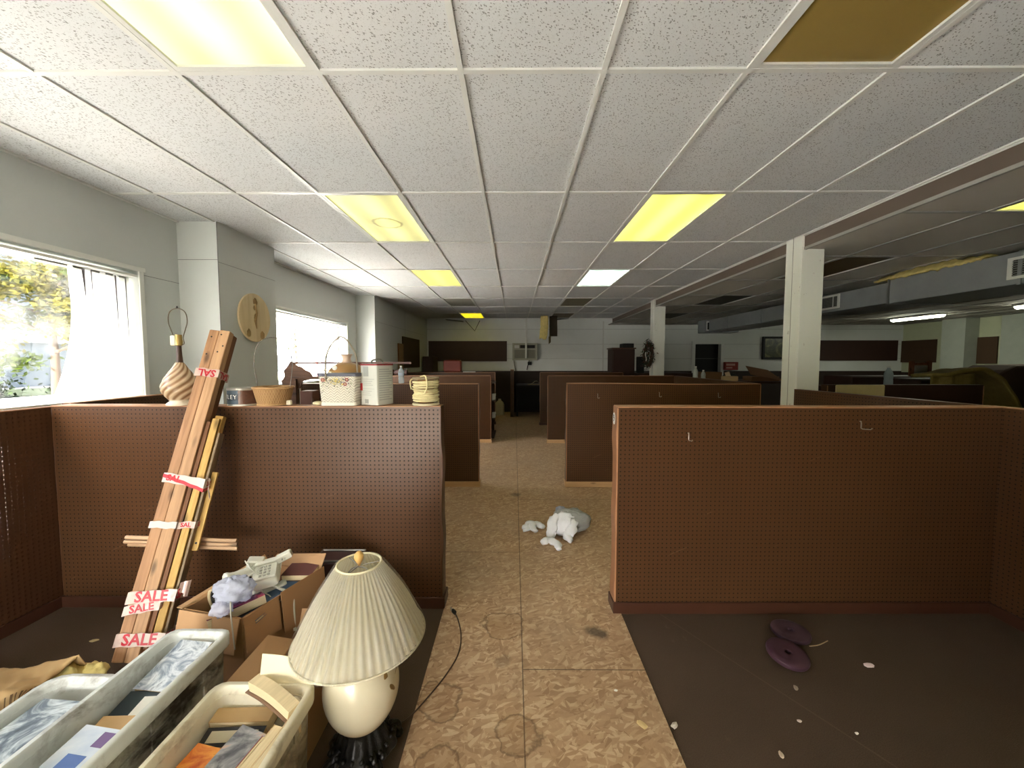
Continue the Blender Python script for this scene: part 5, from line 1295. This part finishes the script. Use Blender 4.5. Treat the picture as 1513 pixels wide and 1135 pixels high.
# telephones
def phone():
    o = at(395, 848, Y=1.90)
    t = thing('telephone', 'old white desk telephone tangled in its cords on top of the cardboard box', 'telephone', (o.x, o.y, .485), Euler((R(14), R(-6), R(24))).to_matrix())
    obj('base', MB().loft([rrect(.055, .085, .02, 0), rrect(.06, .09, .022, .01), rrect(.056, .086, .02, .032), rrect(.046, .076, .018, .042)]), M_phone, t, smooth=True, ang=40)
    b = MB()
    for i in range(3):
        for j in range(4): b.rbox(-.026 + i * .018, -.014 + i * .018, -.05 + j * .02, -.037 + j * .02, .041, .046, .002)
    obj('keypad', b, plain('grey keys', (170, 168, 156), .4), t)
    obj('cradle', MB().rbox(-.05, .05, .03, .05, .038, .058, .006).rbox(-.05, .05, -.076, -.062, .038, .054, .006), M_phone, t)
    return t
phone()
def capsule_handset(label, p, q, r):
    p, q = Vector(p), Vector(q); d = q - p; L = d.length
    t = thing('telephone_handset', label, 'handset', p.lerp(q, .5), frame3(d, Vector((0, 0, 1))))
    zs = [-.5, -.49, -.44, -.36, -.28, -.15, .15, .28, .36, .44, .49, .5]; ks = [.3, .8, 1.1, 1.1, .85, .7, .7, .85, 1.1, 1.1, .8, .3]
    rings = [rrect(r * k * .85, r * k * 1.25, r * .55 * k, z * L) for z, k in zip(zs, ks)]
    obj('grip', MB().loft(rings), M_phone, t, smooth=True)
    for s in (-1, 1): obj('ear_cap' if s > 0 else 'mouth_cap', MB().lathe([(.0, 0), (r * 1.1, 0), (r * 1.2, .006), (r * .9, .012), (.0, .012)], 20, Matrix.Translation((-r * .75, 0, s * L * .39)) @ Matrix.Rotation(R(-90), 4, 'Y')), M_phone, t, smooth=True, ang=40)
    return t
capsule_handset('white telephone handset lying across the crumpled plastic bag', at(331, 856, Y=1.80), at(378, 839, Y=1.92), .021)
capsule_handset('white handset lying flat over the books at the far side of the box', at(372, 880, Y=1.84), at(424, 862, Y=1.93), .018)
def adapter(label, u, v, y, rot, sz):
    o = at(u, v, Y=y); t = thing('power_adapter', label, 'adapter', o, Euler([R(a) for a in rot]).to_matrix())
    obj('block', MB().rbox(-sz[0], sz[0], -sz[1], sz[1], -sz[2], sz[2], .005), M_phone, t)
    obj('blade', MB().box(-.008, -.006, -sz[1] - .014, -sz[1], -.003, .003).box(.006, .008, -sz[1] - .014, -sz[1], -.003, .003), M_steel, t)
adapter('blocky white plug adapter on top of the telephone', 378, 831, 1.93, (10, 10, 20), (.036, .025, .020))
adapter('white phone plug block sticking up at the back of the telephone heap', 420, 822, 1.96, (0, -22, 24), (.036, .022, .017))
capsule_handset('cream handset behind the telephone, pointing up at the adapter', at(388, 842, Y=1.95), at(412, 825, Y=1.975), .014)
def cord(label, pts, r, name='cord', coil=0, pitch=.008, mat=None):
    sp = smoothpath(pts, 10)
    if coil:
        L = sum((b_ - a_).length for a_, b_ in zip(sp, sp[1:])); nt = L / pitch; N = int(nt * 9); out = []
        cum = [0]
        for a_, b_ in zip(sp, sp[1:]): cum.append(cum[-1] + (b_ - a_).length)
        j = 0
        for i in range(N + 1):
            s = L * i / N
            while j < len(cum) - 2 and cum[j + 1] < s: j += 1
            f = (s - cum[j]) / max(1e-9, cum[j + 1] - cum[j]); p = sp[j].lerp(sp[j + 1], f); d = (sp[j + 1] - sp[j]).normalized()
            x = d.cross(Vector((.3, 1, .2))).normalized(); y = d.cross(x); a = 2 * math.pi * i / 9
            out.append(p + (x * math.cos(a) + y * math.sin(a)) * coil)
        sp = out
    o = obj(name, MB().tube(sp, r, 6), mat or M_phone, smooth=True); recenter(o); return tag(o, label, 'cord')
P = lambda u, v, y: at(u, v, Y=y)
cord('coiled white telephone cord trailing over the box and down its flap', [P(374, 852, 1.86), P(392, 857, 1.85), P(410, 868, 1.85), P(428, 876, 1.86), P(433, 884, 1.84), P(434, 905, 1.83), P(436, 932, 1.83)], .0018, 'coiled_cord', .0055, .0052)
cord('thin white cord looping from the telephone down to the box edge', [P(362, 829, 1.92), P(368, 838, 1.88), P(380, 846, 1.86), P(386, 862, 1.85), P(388, 874, 1.84), P(398, 880, 1.83), P(404, 888, 1.82)], .0026)
cord('white cord looping up to the plug block at the back', [P(413, 823, 1.955), P(404, 834, 1.93), P(400, 848, 1.92), P(404, 856, 1.91), P(414, 842, 1.93), P(416, 824, 1.95)], .0026)
cord('white cord tangled across the front of the telephone', [P(365, 830, 1.9), P(372, 842, 1.86), P(384, 849, 1.85), P(396, 846, 1.86), P(390, 836, 1.88), P(378, 845, 1.86), P(366, 853, 1.83)], .0026)
cord('grey-white cord hanging straight down over the front corner of the box', [P(345, 862, 1.72), P(341, 880, 1.66), P(341, 905, 1.615), P(344, 935, 1.60), P(347, 960, 1.585)], .0028, mat=plain('grey cord', (178, 174, 160), .5))
cord('loop of grey cable hanging beside the second box', [P(360, 984, 1.585), P(357, 996, 1.585), P(361, 1006, 1.58), P(364, 996, 1.585), P(361, 986, 1.59), P(363, 1015, 1.58)], .0028, mat=plain('grey cable 2', (120, 116, 108), .5))
o_ = P(345, 872, 1.70)
t = thing('plastic_bag', 'crumpled milky plastic bag lying between the handset and the purple book', 'bag', (o_.x, o_.y, o_.z))
def cr(p): return .92 + .30 * noise.noise(p * 1.6 + Vector((3, 1, 0))) + .30 * abs(noise.noise(p * 3.1)) + .22 * abs(noise.noise(p * 6.5)) + .10 * abs(noise.noise(p * 13))
obj('film', MB().sphere((0, 0, 0), .075, 44, 30, (1.05, .75, .68), fn=cr), thin('milky blue film', (216, 220, 236), .3, .12, .28, bumps=(.8, 45)), t, smooth=True)
obj('bag_tail', MB().sphere((-.01, -.06, -.045), .045, 30, 20, (.9, .8, .7), fn=lambda p: cr(p + Vector((4, 4, 2)))), thin('milky film tail', (222, 222, 236), .3, .12, .3, bumps=(.8, 45)), t, smooth=True)
# second box
t = thing('cardboard_box', 'smaller open cardboard box squeezed between the big box and the lamp', 'box', (-.90, 1.60, 0))
b = MB(); X0, X1, Y0, Y1, H = -1.005, -.80, 1.42, 1.76, .27
b.box(X0, X0 + w, Y0, Y1, 0, H).box(X1 - w, X1, Y0, Y1, 0, H).box(X0 + w, X1 - w, Y0, Y0 + w, 0, H).box(X0 + w, X1 - w, Y1 - w, Y1, 0, H).box(X0 + w, X1 - w, Y0 + w, Y1 - w, 0, w)
obj('box_wall', b, M_kraft, t, world=True)
obj('flap', MB().slab([(X0, Y0 + .02, H), (X0, Y1 - .02, H), (X0 - .10, Y1 - .06, H + .05), (X0 - .115, Y0 + .01, H + .03)], .004), M_kraft2, t, world=True)
obj('flap', MB().slab([(X0, Y1, H), (X1, Y1, H), (X1 - .01, Y1 + .03, H + .12), (X0 + .01, Y1 + .03, H + .12)], .004), M_kraft2, t, world=True)
t = thing('vinyl_case', 'dark maroon case with a metal edge behind the big cardboard box', 'case', (-.98, 2.21, 0))
obj('body', MB().rbox(-.16, .11, -.07, .07, 0, .43, .012), plain('maroon vinyl', (66, 42, 40), .4), t)
obj('metal_edge', MB().tube([(-.15, -.065, .433), (.10, -.065, .433), (.10, .065, .433), (-.15, .065, .433)], .006, 6, closed=True), M_steel, t)
obj('latch', MB().rbox(-.155, -.12, -.085, -.06, .40, .45, .004), M_steel, t)

# ------------------------------------------------------------------ torn paper sack with glass wool
t = thing('paper_sack', 'torn brown paper insulation sack lying on the carpet at the left edge', 'sack', (-2.3, 1.65, 0))
sk_far = smoothpath([at(u, v, Z=z) for u, v, z in ((-110, 992, .17), (-40, 986, .19), (0, 986, .20), (38, 988, .19), (72, 978, .20), (100, 972, .21), (117, 968, .22))], 8)
sk_mid = smoothpath([at(u, v, Z=z) for u, v, z in ((-110, 1030, .20), (-60, 1026, .215), (-20, 1022, .22), (10, 1018, .215), (40, 1010, .20), (70, 996, .20), (112, 975, .20))], 8)
sk_low = smoothpath([at(u, v, Z=z) for u, v, z in ((-110, 1062, .19), (-60, 1060, .20), (-20, 1058, .21), (5, 1052, .20), (25, 1044, .19), (36, 1034, .175), (50, 1020, .16))], 8)
sk_end = [Vector((p.x, 1.36, .03)) for p in sk_low]; sk_back = [Vector((p.x - .02, p.y + .10, .012)) for p in sk_far]
def sack(a, c):
    rows = [sk_back, sk_far, sk_mid, sk_low, sk_end]; i = min(3, int(c * 4)); f = c * 4 - i
    k = a * (len(sk_far) - 1); q = min(len(sk_far) - 2, int(k)); g = k - q
    A1 = rows[i][q].lerp(rows[i][q + 1], g); A2 = rows[i + 1][q].lerp(rows[i + 1][q + 1], g); p = A1.lerp(A2, f)
    w_ = min(1, max(0, c * 4 - .6))
    p.z = max(.008, p.z + w_ * (.022 * noise.noise(Vector((p.x * 9, p.y * 9, 1))) + .012 * noise.noise(Vector((p.x * 26, p.y * 22, 4)))))
    return p
M_sack = plain('kraft sack paper', (186, 154, 106), .75, .1, 6, bump=.3, bscale=14)
obj('paper', MB().sheet(56, 48, sack, -.003), M_sack, t, world=True, smooth=True)
def printed(a0, a1, c0, c1): return MB().sheet(5, 5, lambda a, c: sack(a0 + (a1 - a0) * a, c0 + (c1 - c0) * c) + Vector((.001, -.002, .004)), .001)
b = MB()
for k in range(8):
    q = printed(.50 + k * .055, .515 + k * .055 + .015 * (k % 2), .63, .72); b.add(q.v, q.f)
obj('faded_print', b, plain('faded brown ink', (104, 80, 50), .8), t, world=True)
q = at(92, 1004, Z=.12)
def wool(p): return 1 + .28 * noise.noise(p * 2.2) + .16 * noise.noise(p * 6) + .10 * noise.noise(p * 15)
o = obj('glass_wool', MB().sphere((q.x - .03, q.y - .01, .085), .115, 48, 30, (1.0, .85, .8), fn=wool).sphere((q.x + .07, q.y + .06, .10), .05, 24, 16, (1.2, .8, .9), fn=wool), M_insul, t, world=True, smooth=True)

# ------------------------------------------------------------------ on the floor
def plate(label, x, y, z, rx, ry, c):
    t = thing('weight_plate', label, 'weight plate', (x, y, z), Euler((R(rx), R(ry), 0)).to_matrix(), 'purple weight plates')
    obj('disc', MB().lathe([(.014, 0), (.086, 0), (.095, .005), (.098, .014), (.095, .025), (.088, .030), (.06, .031), (.036, .028), (.03, .029), (.018, .029), (.014, .027), (.014, 0)], 56, caps=False), c, t, smooth=True, ang=35)
    obj('centre_plug', MB().lathe([(.013, .004), (.013, .010)], 20), M_black, t)
    return t
mp = plain('purple vinyl', (66, 45, 54), .5, .1)
plate('purple weight plate lying flat against the dark wide partition', *at(1168, 934, Z=.014).xy, .001, 0, 0, mp)
plate('purple weight plate tipped over the other one, nearer the viewer', *at(1163, 965, Z=.03).xy, .012, 8, 3, plain('darker purple vinyl', (66, 40, 50), .5, .1))

def rag(label, nm, c, blobs, mat, seed=0, cat='cloth', rough=.25):
    t = thing(nm, label, cat, (c[0], c[1], .005)); rs = random.Random(seed)
    b = MB()
    for (pts, r) in blobs:
        sp = smoothpath(pts, 5)
        n = len(sp); rad = [r * (.55 + .45 * math.sin(math.pi * min(1, (i + 1) / n * .9 + .12))) for i in range(n)]
        rings = []
        for i, p in enumerate(sp):
            d = (sp[min(i + 1, n - 1)] - sp[max(i - 1, 0)]).normalized(); x = d.cross(Vector((0, 0, 1))).normalized(); y = Vector((0, 0, 1))
            ring = []
            for j in range(14):
                a = 2 * math.pi * j / 14
                v3 = Vector((p.x * 16 + math.cos(a) * 1.1 + seed, p.y * 16 + math.sin(a) * 1.1, i * .23)); k = 1.15 + rough * 1.3 * noise.noise(v3) + rough * .8 * noise.noise(v3 * 2.7)
                q = p + x * rad[i] * k * math.cos(a) + y * rad[i] * k * .62 * math.sin(a); q.z = max(.0, q.z); ring.append(tuple(q))
            rings.append(ring)
        b.loft(rings)
    obj('fabric', b, mat, t, smooth=True); return t
M_sock = plain('white cotton', (232, 232, 236), .85, .05, 20, .1, bump=.5, bscale=50)
rag('white cotton sock lying alone on the strand board, nearest of the white rags', 'sock', (.315, 3.22), [([(-.075, .02, .02), (-.045, .05, .028), (0, .045, .026), (.035, .0, .024), (.045, -.06, .022), (.045, -.085, .018)], .034)], M_sock, 2, 'sock', .3)
rag('crumpled white rag with several lobes left of the grey plastic bag', 'rag', (.165, 3.56), [([(-.06, .05, .025), (-.02, .03, .035), (.0, -.03, .03), (.03, -.085, .02)], .038), ([(.01, .06, .025), (.05, .045, .03), (.085, .01, .025), (.105, -.012, .02)], .03), ([(-.09, .0, .02), (-.05, -.01, .03), (-.02, .01, .03)], .03), ([(-.085, -.055, .015), (-.04, -.045, .022), (-.01, -.02, .03)], .024)], M_sock, 5, 'rag', .45)
t = thing('grey_trash_bag', 'grey plastic bag stuffed with white rags on the strand board floor', 'bag', (.51, 3.52, .005))
def bagf(p): return 1 + .16 * noise.noise(p * 1.7 + Vector((7, 2, 1))) + .10 * noise.noise(Vector((p.x * 2, p.y * 7, p.z * 7))) + .05 * noise.noise(p * 9)
mb2 = MB().sphere((0, 0, 0), .155, 52, 36, (1.12, .8, .68), fn=bagf)
zm = min(v[2] for v in mb2.v); mb2.v = [(x, y, max(0, z - zm - .012)) for x, y, z in mb2.v]
obj('film', mb2, plain('grey plastic film', (150, 150, 148), .3, .18, 10, .5, bump=.8, bscale=26), t, smooth=True)
obj('knot', MB().sphere((-.085, .03, .19), .035, 16, 12, (1.3, .7, .8), fn=lambda p: 1 + .5 * noise.noise(p * 2.5)), plain('grey film 2', (140, 142, 150), .35, .1), t, smooth=True)
rag('white rag spilling out of the mouth of the grey plastic bag', 'rag', (.40, 3.44), [([(.01, .04, .13), (-.03, .02, .15), (-.07, -.03, .10), (-.075, -.07, .04), (-.06, -.09, .02)], .042), ([(.09, .05, .165), (.05, -.0, .16), (.02, -.05, .11), (-.0, -.08, .05)], .055), ([(.12, -.02, .13), (.09, -.08, .09), (.06, -.13, .04), (.085, -.16, .02)], .042)], M_sock, 11, 'rag', .45)
def chip(nm, label, u, v, s, c, th=.3, z=.0, rz=0):
    p = at(u, v, Z=z + .002)
    sd = Vector((u, v, 1)) * .37
    o = obj(nm, MB().sphere((p.x, p.y, z + s * th), s, 8, 6, (1, .6, th), fn=lambda q: 1 + .35 * noise.noise(q * 1.8 + sd)), plain('chip ' + nm, c, .8), smooth=False)
    zz = min(v_.co.z for v_ in o.data.vertices)
    recenter(o); o.location.z = z + .0005; o.rotation_euler.z = R(rz); return tag(o, label, 'debris')
chip('paper_scrap', 'pinkish white paper scrap on the dark carpet right of the purple weight plates', 1284, 985, .026, (226, 206, 200))
chip('foam_crumb', 'pale foam crumb at the edge of the carpet beside the strand board', 996, 1074, .018, (196, 186, 168), .5, rz=40)
chip('wood_chip', 'long cream wood chip on the strand board near the carpet edge', 949, 1071, .026, (214, 188, 134), .12, .005, -52)
chip('plaster_crumb', 'white plaster crumb on the carpet below the paper scrap', 1266, 1085, .008, (226, 214, 200), .6)
chip('plaster_crumb', 'tiny white crumb on the strand board left of the carpet edge', 910, 1021, .009, (232, 226, 210), .5, .005)
chip('wood_splinter', 'grey splinter on the carpet right below the plates', 1176, 1017, .016, (150, 134, 116), .2, 0, 60)
chip('wood_splinter', 'cream splinter on the carpet at the bottom, below the plates', 1154, 1115, .016, (206, 186, 160), .15, 0, 75)
chip('plaster_crumb', 'white crumb on the carpet between the plates and the bottom edge', 1181, 1066, .011, (206, 190, 176), .3)
chip('leaf_scrap', 'pale dry leaf scrap on the carpet beside the taped lumber', 139, 947, .022, (206, 188, 140), .12, 0, 10)
cord('short yellowish twig lying behind the tipped purple plate', [at(1196, 955, Z=.004), at(1210, 953, Z=.006), at(1223, 947, Z=.004)], .0026, 'twig', mat=plain('straw twig', (176, 150, 110), .7))['category'] = 'twig'

# ------------------------------------------------------------------ curtain in the big window
t = thing('curtain', 'thin white curtain bunched at the right end of the big window', 'curtain', (-3.07, 3.0, 1.28))
def cur(a, c):
    z = 1.285 + .925 * c
    y0_ = 2.60 + .11 * math.sin(min(1, c * 1.2) * 1.9) + .03 * c
    y = y0_ + (3.165 - y0_) * a
    return (-3.07 + .022 * math.sin(a * 26 + 1.5 * math.sin(c * 3)) + .008 * math.sin(a * 61), y, z)
obj('fabric', MB().sheet(90, 16, cur, .0012), thin('sheer white curtain', (248, 248, 247), .75, .8, .0, .1), t, world=True, smooth=True)
obj('curtain_rod', MB().tube([(-3.07, 2.55, 2.205), (-3.07, 3.17, 2.205)], .008, 8), M_steel, t, world=True)
b = MB()
for (y_, z0_, w_) in ((2.80, 1.98, .02), (2.86, 1.92, .008), (3.03, 1.72, .012), (3.11, 1.62, .008)):
    b.add([(-3.035, y_, 2.2), (-3.035, y_ + w_, 2.2), (-3.033, y_ + w_ * .9, z0_)], [(0, 1, 2)]).add([(-3.037, y_, 2.2), (-3.037, y_ + w_, 2.2), (-3.035, y_ + w_ * .9, z0_)], [(0, 2, 1)])
obj('gap_streak', b, plain('grey gap streak', (110, 104, 110), .8), t, world=True)  # grey slivers stand in for dark gaps at the curtain top

# ------------------------------------------------------------------ outside
struct('ground', MB().box(-70, -3.22, -40, 80, -.30, -.22), plain('pale pavement', (214, 212, 206), .9, .1, .5))
struct('lawn', MB().box(-30, -19, -20, 60, -.22, -.14), plain('lawn green', (26, 38, 14), .95, .3, 3))
struct('kerb_wall', MB().box(-14.4, -14, -10, 40, -.22, .02), plain('kerb concrete', (130, 130, 126), .9))
rt_ = random.Random(11)
def tree(label, x, y, h, cr_, n, c1, c2, trunk=.12, leaf=.09):
    t = thing('street_tree', label, 'tree', (x, y, -.22))
    tp = [(0, 0, 0), (.05, .03, h * .35), (-.03, .05, h * .6), (.0, 0, h * .85)]
    b = MB().tube(smoothpath(tp, 5), [trunk * (1 - .045 * i) for i in range(16)], 8)
    for k in range(9):
        a = k * 2.4; z = h * (.38 + .05 * k); b.tube(smoothpath([(0, 0, z), (.5 * cr_ * math.cos(a), .5 * cr_ * math.sin(a), z + .35), (.85 * cr_ * math.cos(a), .85 * cr_ * math.sin(a), z + .5)], 3), [.05, .04, .035, .03, .025, .02, .012], 6)
    obj('trunk', b, plain('bark', (70, 58, 46), .9, .2, 20), t, smooth=True)
    mbs = [MB(), MB()]
    cl = [Vector((rt_.gauss(0, 1), rt_.gauss(0, 1), rt_.gauss(0, 1))).normalized() * rt_.uniform(.3, 1) for _ in range(46)]
    for k in range(n):
        q = cl[k % 46]; p = Vector((q.x * cr_, q.y * cr_, h * .66 + q.z * h * .36)) + Vector((rt_.gauss(0, .22), rt_.gauss(0, .22), rt_.gauss(0, .13))) * cr_ * .6
        d = Vector((rt_.uniform(-1, 1), rt_.uniform(-1, 1), rt_.uniform(-.8, .3))).normalized() * leaf * rt_.uniform(.7, 1.3); e = d.cross(Vector((rt_.uniform(-1, 1), rt_.uniform(-1, 1), 1))).normalized() * leaf * .5
        mbs[k % 2].add([p - d, p + e, p + d, p - e], [(0, 1, 2, 3)])
    for m_, c in zip(mbs, (c1, c2)): obj('foliage', m_, thin('leaf ' + str(c), c, .45, .5, 0, .2, var=.3), t)
    return t
tree('leafy yellow-green tree outside the big window', -12.9, 11.0, 5.2, 1.9, 9000, (62, 76, 24), (104, 100, 38))
tree('small tree outside beyond the second window', -16.6, 30, 5.2, .8, 700, (150, 160, 110), (190, 186, 140))
for k, (x, y, r) in enumerate(((-24, 17, 1.3), (-23.5, 21.5, 1.1), (-22.8, 25.5, 1.5))):
    b = MB()
    for i in range(2200):
        p = Vector((rt_.gauss(0, .42), rt_.gauss(0, .5), 0)) * r; z = abs(rt_.gauss(0, .45)) * r
        d = Vector((rt_.uniform(-1, 1), rt_.uniform(-1, 1), rt_.uniform(-1, 1))).normalized() * .12; e = d.cross(Vector((.3, .5, 1))).normalized() * .07
        b.add([p + Vector((0, 0, z)) - d, p + Vector((0, 0, z)) + e, p + Vector((0, 0, z)) + d, p + Vector((0, 0, z)) - e], [(0, 1, 2, 3)])
    o = obj('shrub', b, plain('dark shrub leaf', (40, 54, 24), .8, .3, 3)); o.location = (x, y, -.14)
    tag(o, ('rounded dark shrub on the lawn, nearest of three', 'rounded dark shrub on the lawn, middle of three', 'rounded dark shrub on the lawn, farthest of three')[k], 'shrub', 'shrubs on the lawn')
t = thing('office_building', 'grey shaded building beyond the lawn outside the big window', 'building', (-33, 22, -.2))
obj('wall', MB().box(-6, 0, -40, 8, 0, 11), plain('blue grey wall', (98, 106, 112), .9, .06, .3), t)
for k in range(8):
    y0_ = -30 + k * 4.4
    for z0_ in (.7, 4.4, 8.0):
        f_ = obj('window', MB().box(.0, .08, y0_, y0_ + 2.6, z0_, z0_ + 1.9), plain('window grey frame', (120, 126, 130), .6), t)
        obj('window_pane', MB().box(.08, .1, y0_ + .12, y0_ + 2.48, z0_ + .12, z0_ + 1.78), plain('dark window glass', (52, 62, 72), .15), f_)
obj('floor_band', MB().box(0, .35, -40, 8, 3.0, 3.5).box(0, .35, -40, 8, 6.7, 7.2), plain('pale band', (140, 144, 146), .8), t)
t = thing('white_house', 'bright washed-out house outside the second window', 'house', (-24, 36, -.2))
obj('wall', MB().box(-14, 12, 0, 8, 0, 6.2), plain('white siding', (232, 232, 228), .8), t)
obj('eave', MB().box(-14.5, 12.5, -.6, 8.5, 6.2, 6.5).box(-14, 12, -.25, 0, 3.0, 3.2), plain('grey eave', (128, 128, 130), .8), t)
for k in range(5): obj('window', MB().box(-12 + k * 4.6, -10 + k * 4.6, -.06, 0, .8, 2.3), plain('house window', (80, 86, 96), .3), t)
for k in range(3): obj('porch_post', MB().box(-2 + k * 4, -1.8 + k * 4, -.4, -.2, 0, 3.0), plain('red post', (150, 70, 70), .7), t)

# ------------------------------------------------------------------ light
wd = bpy.data.worlds.new('sky'); SC.world = wd; wd.use_nodes = True
nt = wd.node_tree; bg = nt.nodes['Background']; sk = nt.nodes.new('ShaderNodeTexSky')
sk.sky_type = 'NISHITA'; sk.sun_disc = False; sk.sun_elevation = R(42); sk.sun_rotation = R(200); sk.air_density = 1.0; sk.dust_density = 2.5
hs = nt.nodes.new('ShaderNodeHueSaturation'); hs.inputs['Saturation'].default_value = .45
nt.links.new(sk.outputs[0], hs.inputs['Color']); nt.links.new(hs.outputs[0], bg.inputs['Color']); bg.inputs['Strength'].default_value = SKY
sl = bpy.data.lights.new('sun', 'SUN'); sl.energy = SUN; sl.angle = R(.6); sl.color = (1, .94, .84)
so = bpy.data.objects.new('sun', sl); COL.objects.link(so); so.rotation_euler = Vector((.14, .75, -.66)).to_track_quat('-Z', 'Y').to_euler()
def portal(name, loc, rot, sx, sy):
    l = bpy.data.lights.new(name, 'AREA'); l.shape = 'RECTANGLE'; l.size = sx; l.size_y = sy; l.cycles.is_portal = True
    o = bpy.data.objects.new(name, l); COL.objects.link(o); o.location = loc; o.rotation_euler = rot
for nm, (y0_, y1_, z0_, z1_) in (('sky_portal', W1), ('sky_portal', W2), ('sky_portal', W0)):
    portal(nm, (-3.25, (y0_ + y1_) / 2, (z0_ + z1_) / 2), (R(90), 0, R(-90)), y1_ - y0_, z1_ - z0_)

portal('sky_portal', ((W3[0] + W3[1]) / 2, -3.25, (W3[2] + W3[3]) / 2), (R(90), 0, 0), W3[1] - W3[0], W3[3] - W3[2])
# ------------------------------------------------------------------ camera
cd_ = bpy.data.cameras.new('camera'); cd_.sensor_width = 36; cd_.lens = FPX / 1513 * 36; cd_.clip_start = .02; cd_.clip_end = 300
cam = bpy.data.objects.new('camera', cd_); COL.objects.link(cam); cam.location = (0, 0, HC); cam.rotation_euler = (R(90) - PITCH, 0, YAW)
SC.camera = cam
SC.view_settings.view_transform = 'Standard'; SC.view_settings.look = 'None'; SC.view_settings.gamma = 1; SC.view_settings.use_curve_mapping = False
SC.view_settings.exposure = EXPO
cy = SC.cycles; cy.use_denoising = True; cy.max_bounces = 10; cy.diffuse_bounces = 6; cy.glossy_bounces = 4; cy.transparent_max_bounces = 16
cy.sample_clamp_indirect = 8; cy.caustics_reflective = False; cy.caustics_refractive = False
